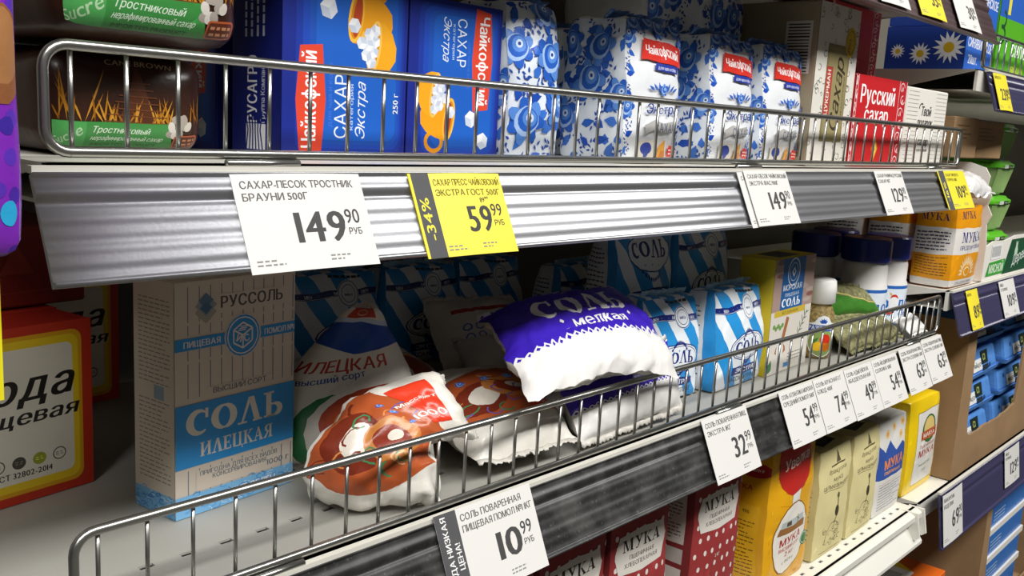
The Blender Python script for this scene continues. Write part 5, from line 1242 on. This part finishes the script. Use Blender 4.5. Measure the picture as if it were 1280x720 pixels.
# lower carton with blue trays
cut = [(.004, .27), (.03, .27), (.036, .21), (.042, .15), (.05, .09), (.055, .03)]+[(.09, .025), (.30, .025), (.4, .025)]
carton('display_carton', 'brown cardboard carton low in the corner, holding flat blue packs', 1.85, 2.26, .4215, .70, cut)
def flatpack():
    r = empty('flat_pack', (0, 0, 0), 0, 'x', 'box', 'flat blue packs in white trays')
    MB().box(-.15, .15, -.07, .07, 0, .012).build('tray', 'card_white', r)
    o = MB().box(-.146, .146, -.066, .066, .012, .052).build('wrap', mat('wrap_blue', '2F74C4', .35), r)
    A = Art(.292, .04, 2); A.t('ХЛ', .03, .01, .018, 'E8EEF4', bold=.05, al='c'); A.lines(.07, .008, .14, .03, 3, 'A9C6E8', .4)
    A.build('front_print', r, lambda x, y, o: Vector((x-.146, -.0661-o, .012+y)), 'ink_card')
    return r
fp = flatpack()
for k in range(4):
    lb = 'flat blue pack in a white tray, %s in the low carton' % pos[k]
    if k == 0: fp.location = (2.045, .085, .4255); fp['label'] = lb
    else: copy_thing(fp, (2.045, .085, .4255+.0605*k), 0, lb)
# orange box low
w, d, h = .14, .12, .175
T = Art(w, d, 2); T.rect(w*.05, d*.3, w*.6, d*.75, 'EDEBE4')
for i in range(12): T.rect(w*(.1+.03*i), d*.4, w*(.1+.03*i+.014), d*.68, '3A3A3A')
T.poly([(w*.6, d*.3), (w*.6, d*.75), (w*.85, d*.75)], 'F2D52A'); T.rect(w*.05, d*.78, w*.3, d*.92, '6A6860')
pack('orange_box', 'orange box with barcode label, low at the bottom edge', 'box', (1.60, .03, .4225), w, d, h, mat('carton_orange', 'E46A1A', .45), {'T': T})

# egg boxes up on the right bay's top shelf
ZT = 1.4612
w, d, h = .122, .115, .062
A = Art(w, h, 3); A.rect(0, 0, w, h, '2A66C8'); A.t('СИНЯВИНСКОЕ', w*.52, h*.52, h*.22, 'F2F4F8', wid=w*.9, bold=.04, rot=-.03); A.t('20шт.', w*.3, h*.16, h*.22, 'F2F4F8', wid=w*.34, bold=.03)
S = Art(d, h, 3); S.rect(0, 0, d, h, '173A8E')
for x, y, s in ((.16, .42, .095), (.45, .36, .14), (.80, .5, .2)):
    for k in range(14): a = k*2*PI/14; S.leaf(d*x, h*y, h*s*1.9, a, h*s*.5, 'E6E8EC')
    S.ell(d*x, h*y, h*s*.62, h*s*.62, 'D9B426')
db, _ = pack('egg_carton', 'blue carton with three white daisies on its side', 'egg box', (1.472, .028, ZT), w, d, h, mat('carton_blue', '2457B4', .4), {'F': A, 'L': S}, group='blue daisy cartons')
copy_thing(db, (1.533+.004, .0855, ZT+.0632), 0, 'blue carton stacked on the daisy carton, behind the plum rail')
w, h = .17, .145
A = Art(w, h, 3); A.rect(0, 0, w, h, '58B020'); A.rect(0, h*.62, w, h, '2A62C0'); A.line(arc(w*.12, h*.6, w*.08, h*.08, 240, 450, 8), .006, '1E4A2A'); A.line(arc(w*.12, h*.44, w*.09, h*.08, 260, 470, 8), .006, '1E4A2A')
A.rect(w*.22, h*.66, w*.3, h*.95, 'EFE040'); A.t('СЕЛО', w*.7, h*.25, h*.13, 'F2F6EE', wid=w*.5, bold=.04); A.t('яйцо', w*.7, h*.08, h*.09, 'DDE84A', wid=w*.4, bold=.03)
pack('egg_carton', 'bright green and blue carton at the top right corner', 'egg box', (1.602, .026, ZT), w, .12, h, mat('carton_green', '4FA61E', .4), {'F': A})

# hanging purple bag at the left
st = MB().box(.110, .1462, -.0305, -.0290, 1.222, 1.60).build('clip_strip', mat('strip_yellow', 'E8DC22', .35)); tag(st, 'narrow yellow hanging strip at the left edge', 'strip')
w, d, h = .085, .028, .15
A = Art(w, h, 5); A.rect(0, 0, w, h, '7D2CB4')
for i in range(60): A.ell(A.rnd.uniform(0, w), A.rnd.uniform(0, h), .0035, .0035, A.rnd.choice(['4A2AA0', '5A33B4', '3F2A9A']), n=10)
A.ell(w*.9, h*.52, w*.16, h*.13, '8E5A38'); A.ell(w*.91, h*.54, w*.12, h*.1, 'A8754A'); A.ell(w*.85, h*.5, w*.02, h*.02, '4A2A1A'); A.ell(w*.93, h*.12, .004, .005, '2FA8D8'); A.t('choco', w*.5, h*.8, h*.1, 'F2E8F8', sh=.2, bold=.03)
pack('sweets_bag', 'shiny purple bag with blue dots hanging at the left edge', 'sweets', (.0615, -.060, 1.287), w, d, h, 'film_purple', {'F': A}, [bulge(w, d, h, .008, .001), wrinkle(.0016, 30, 3)], r=.008, seg=(14, 5, 22), body='bag_film', inkm='ink_film')
# ------------------------------------------------------------------ tidy
bpy.data.objects.remove(_to)
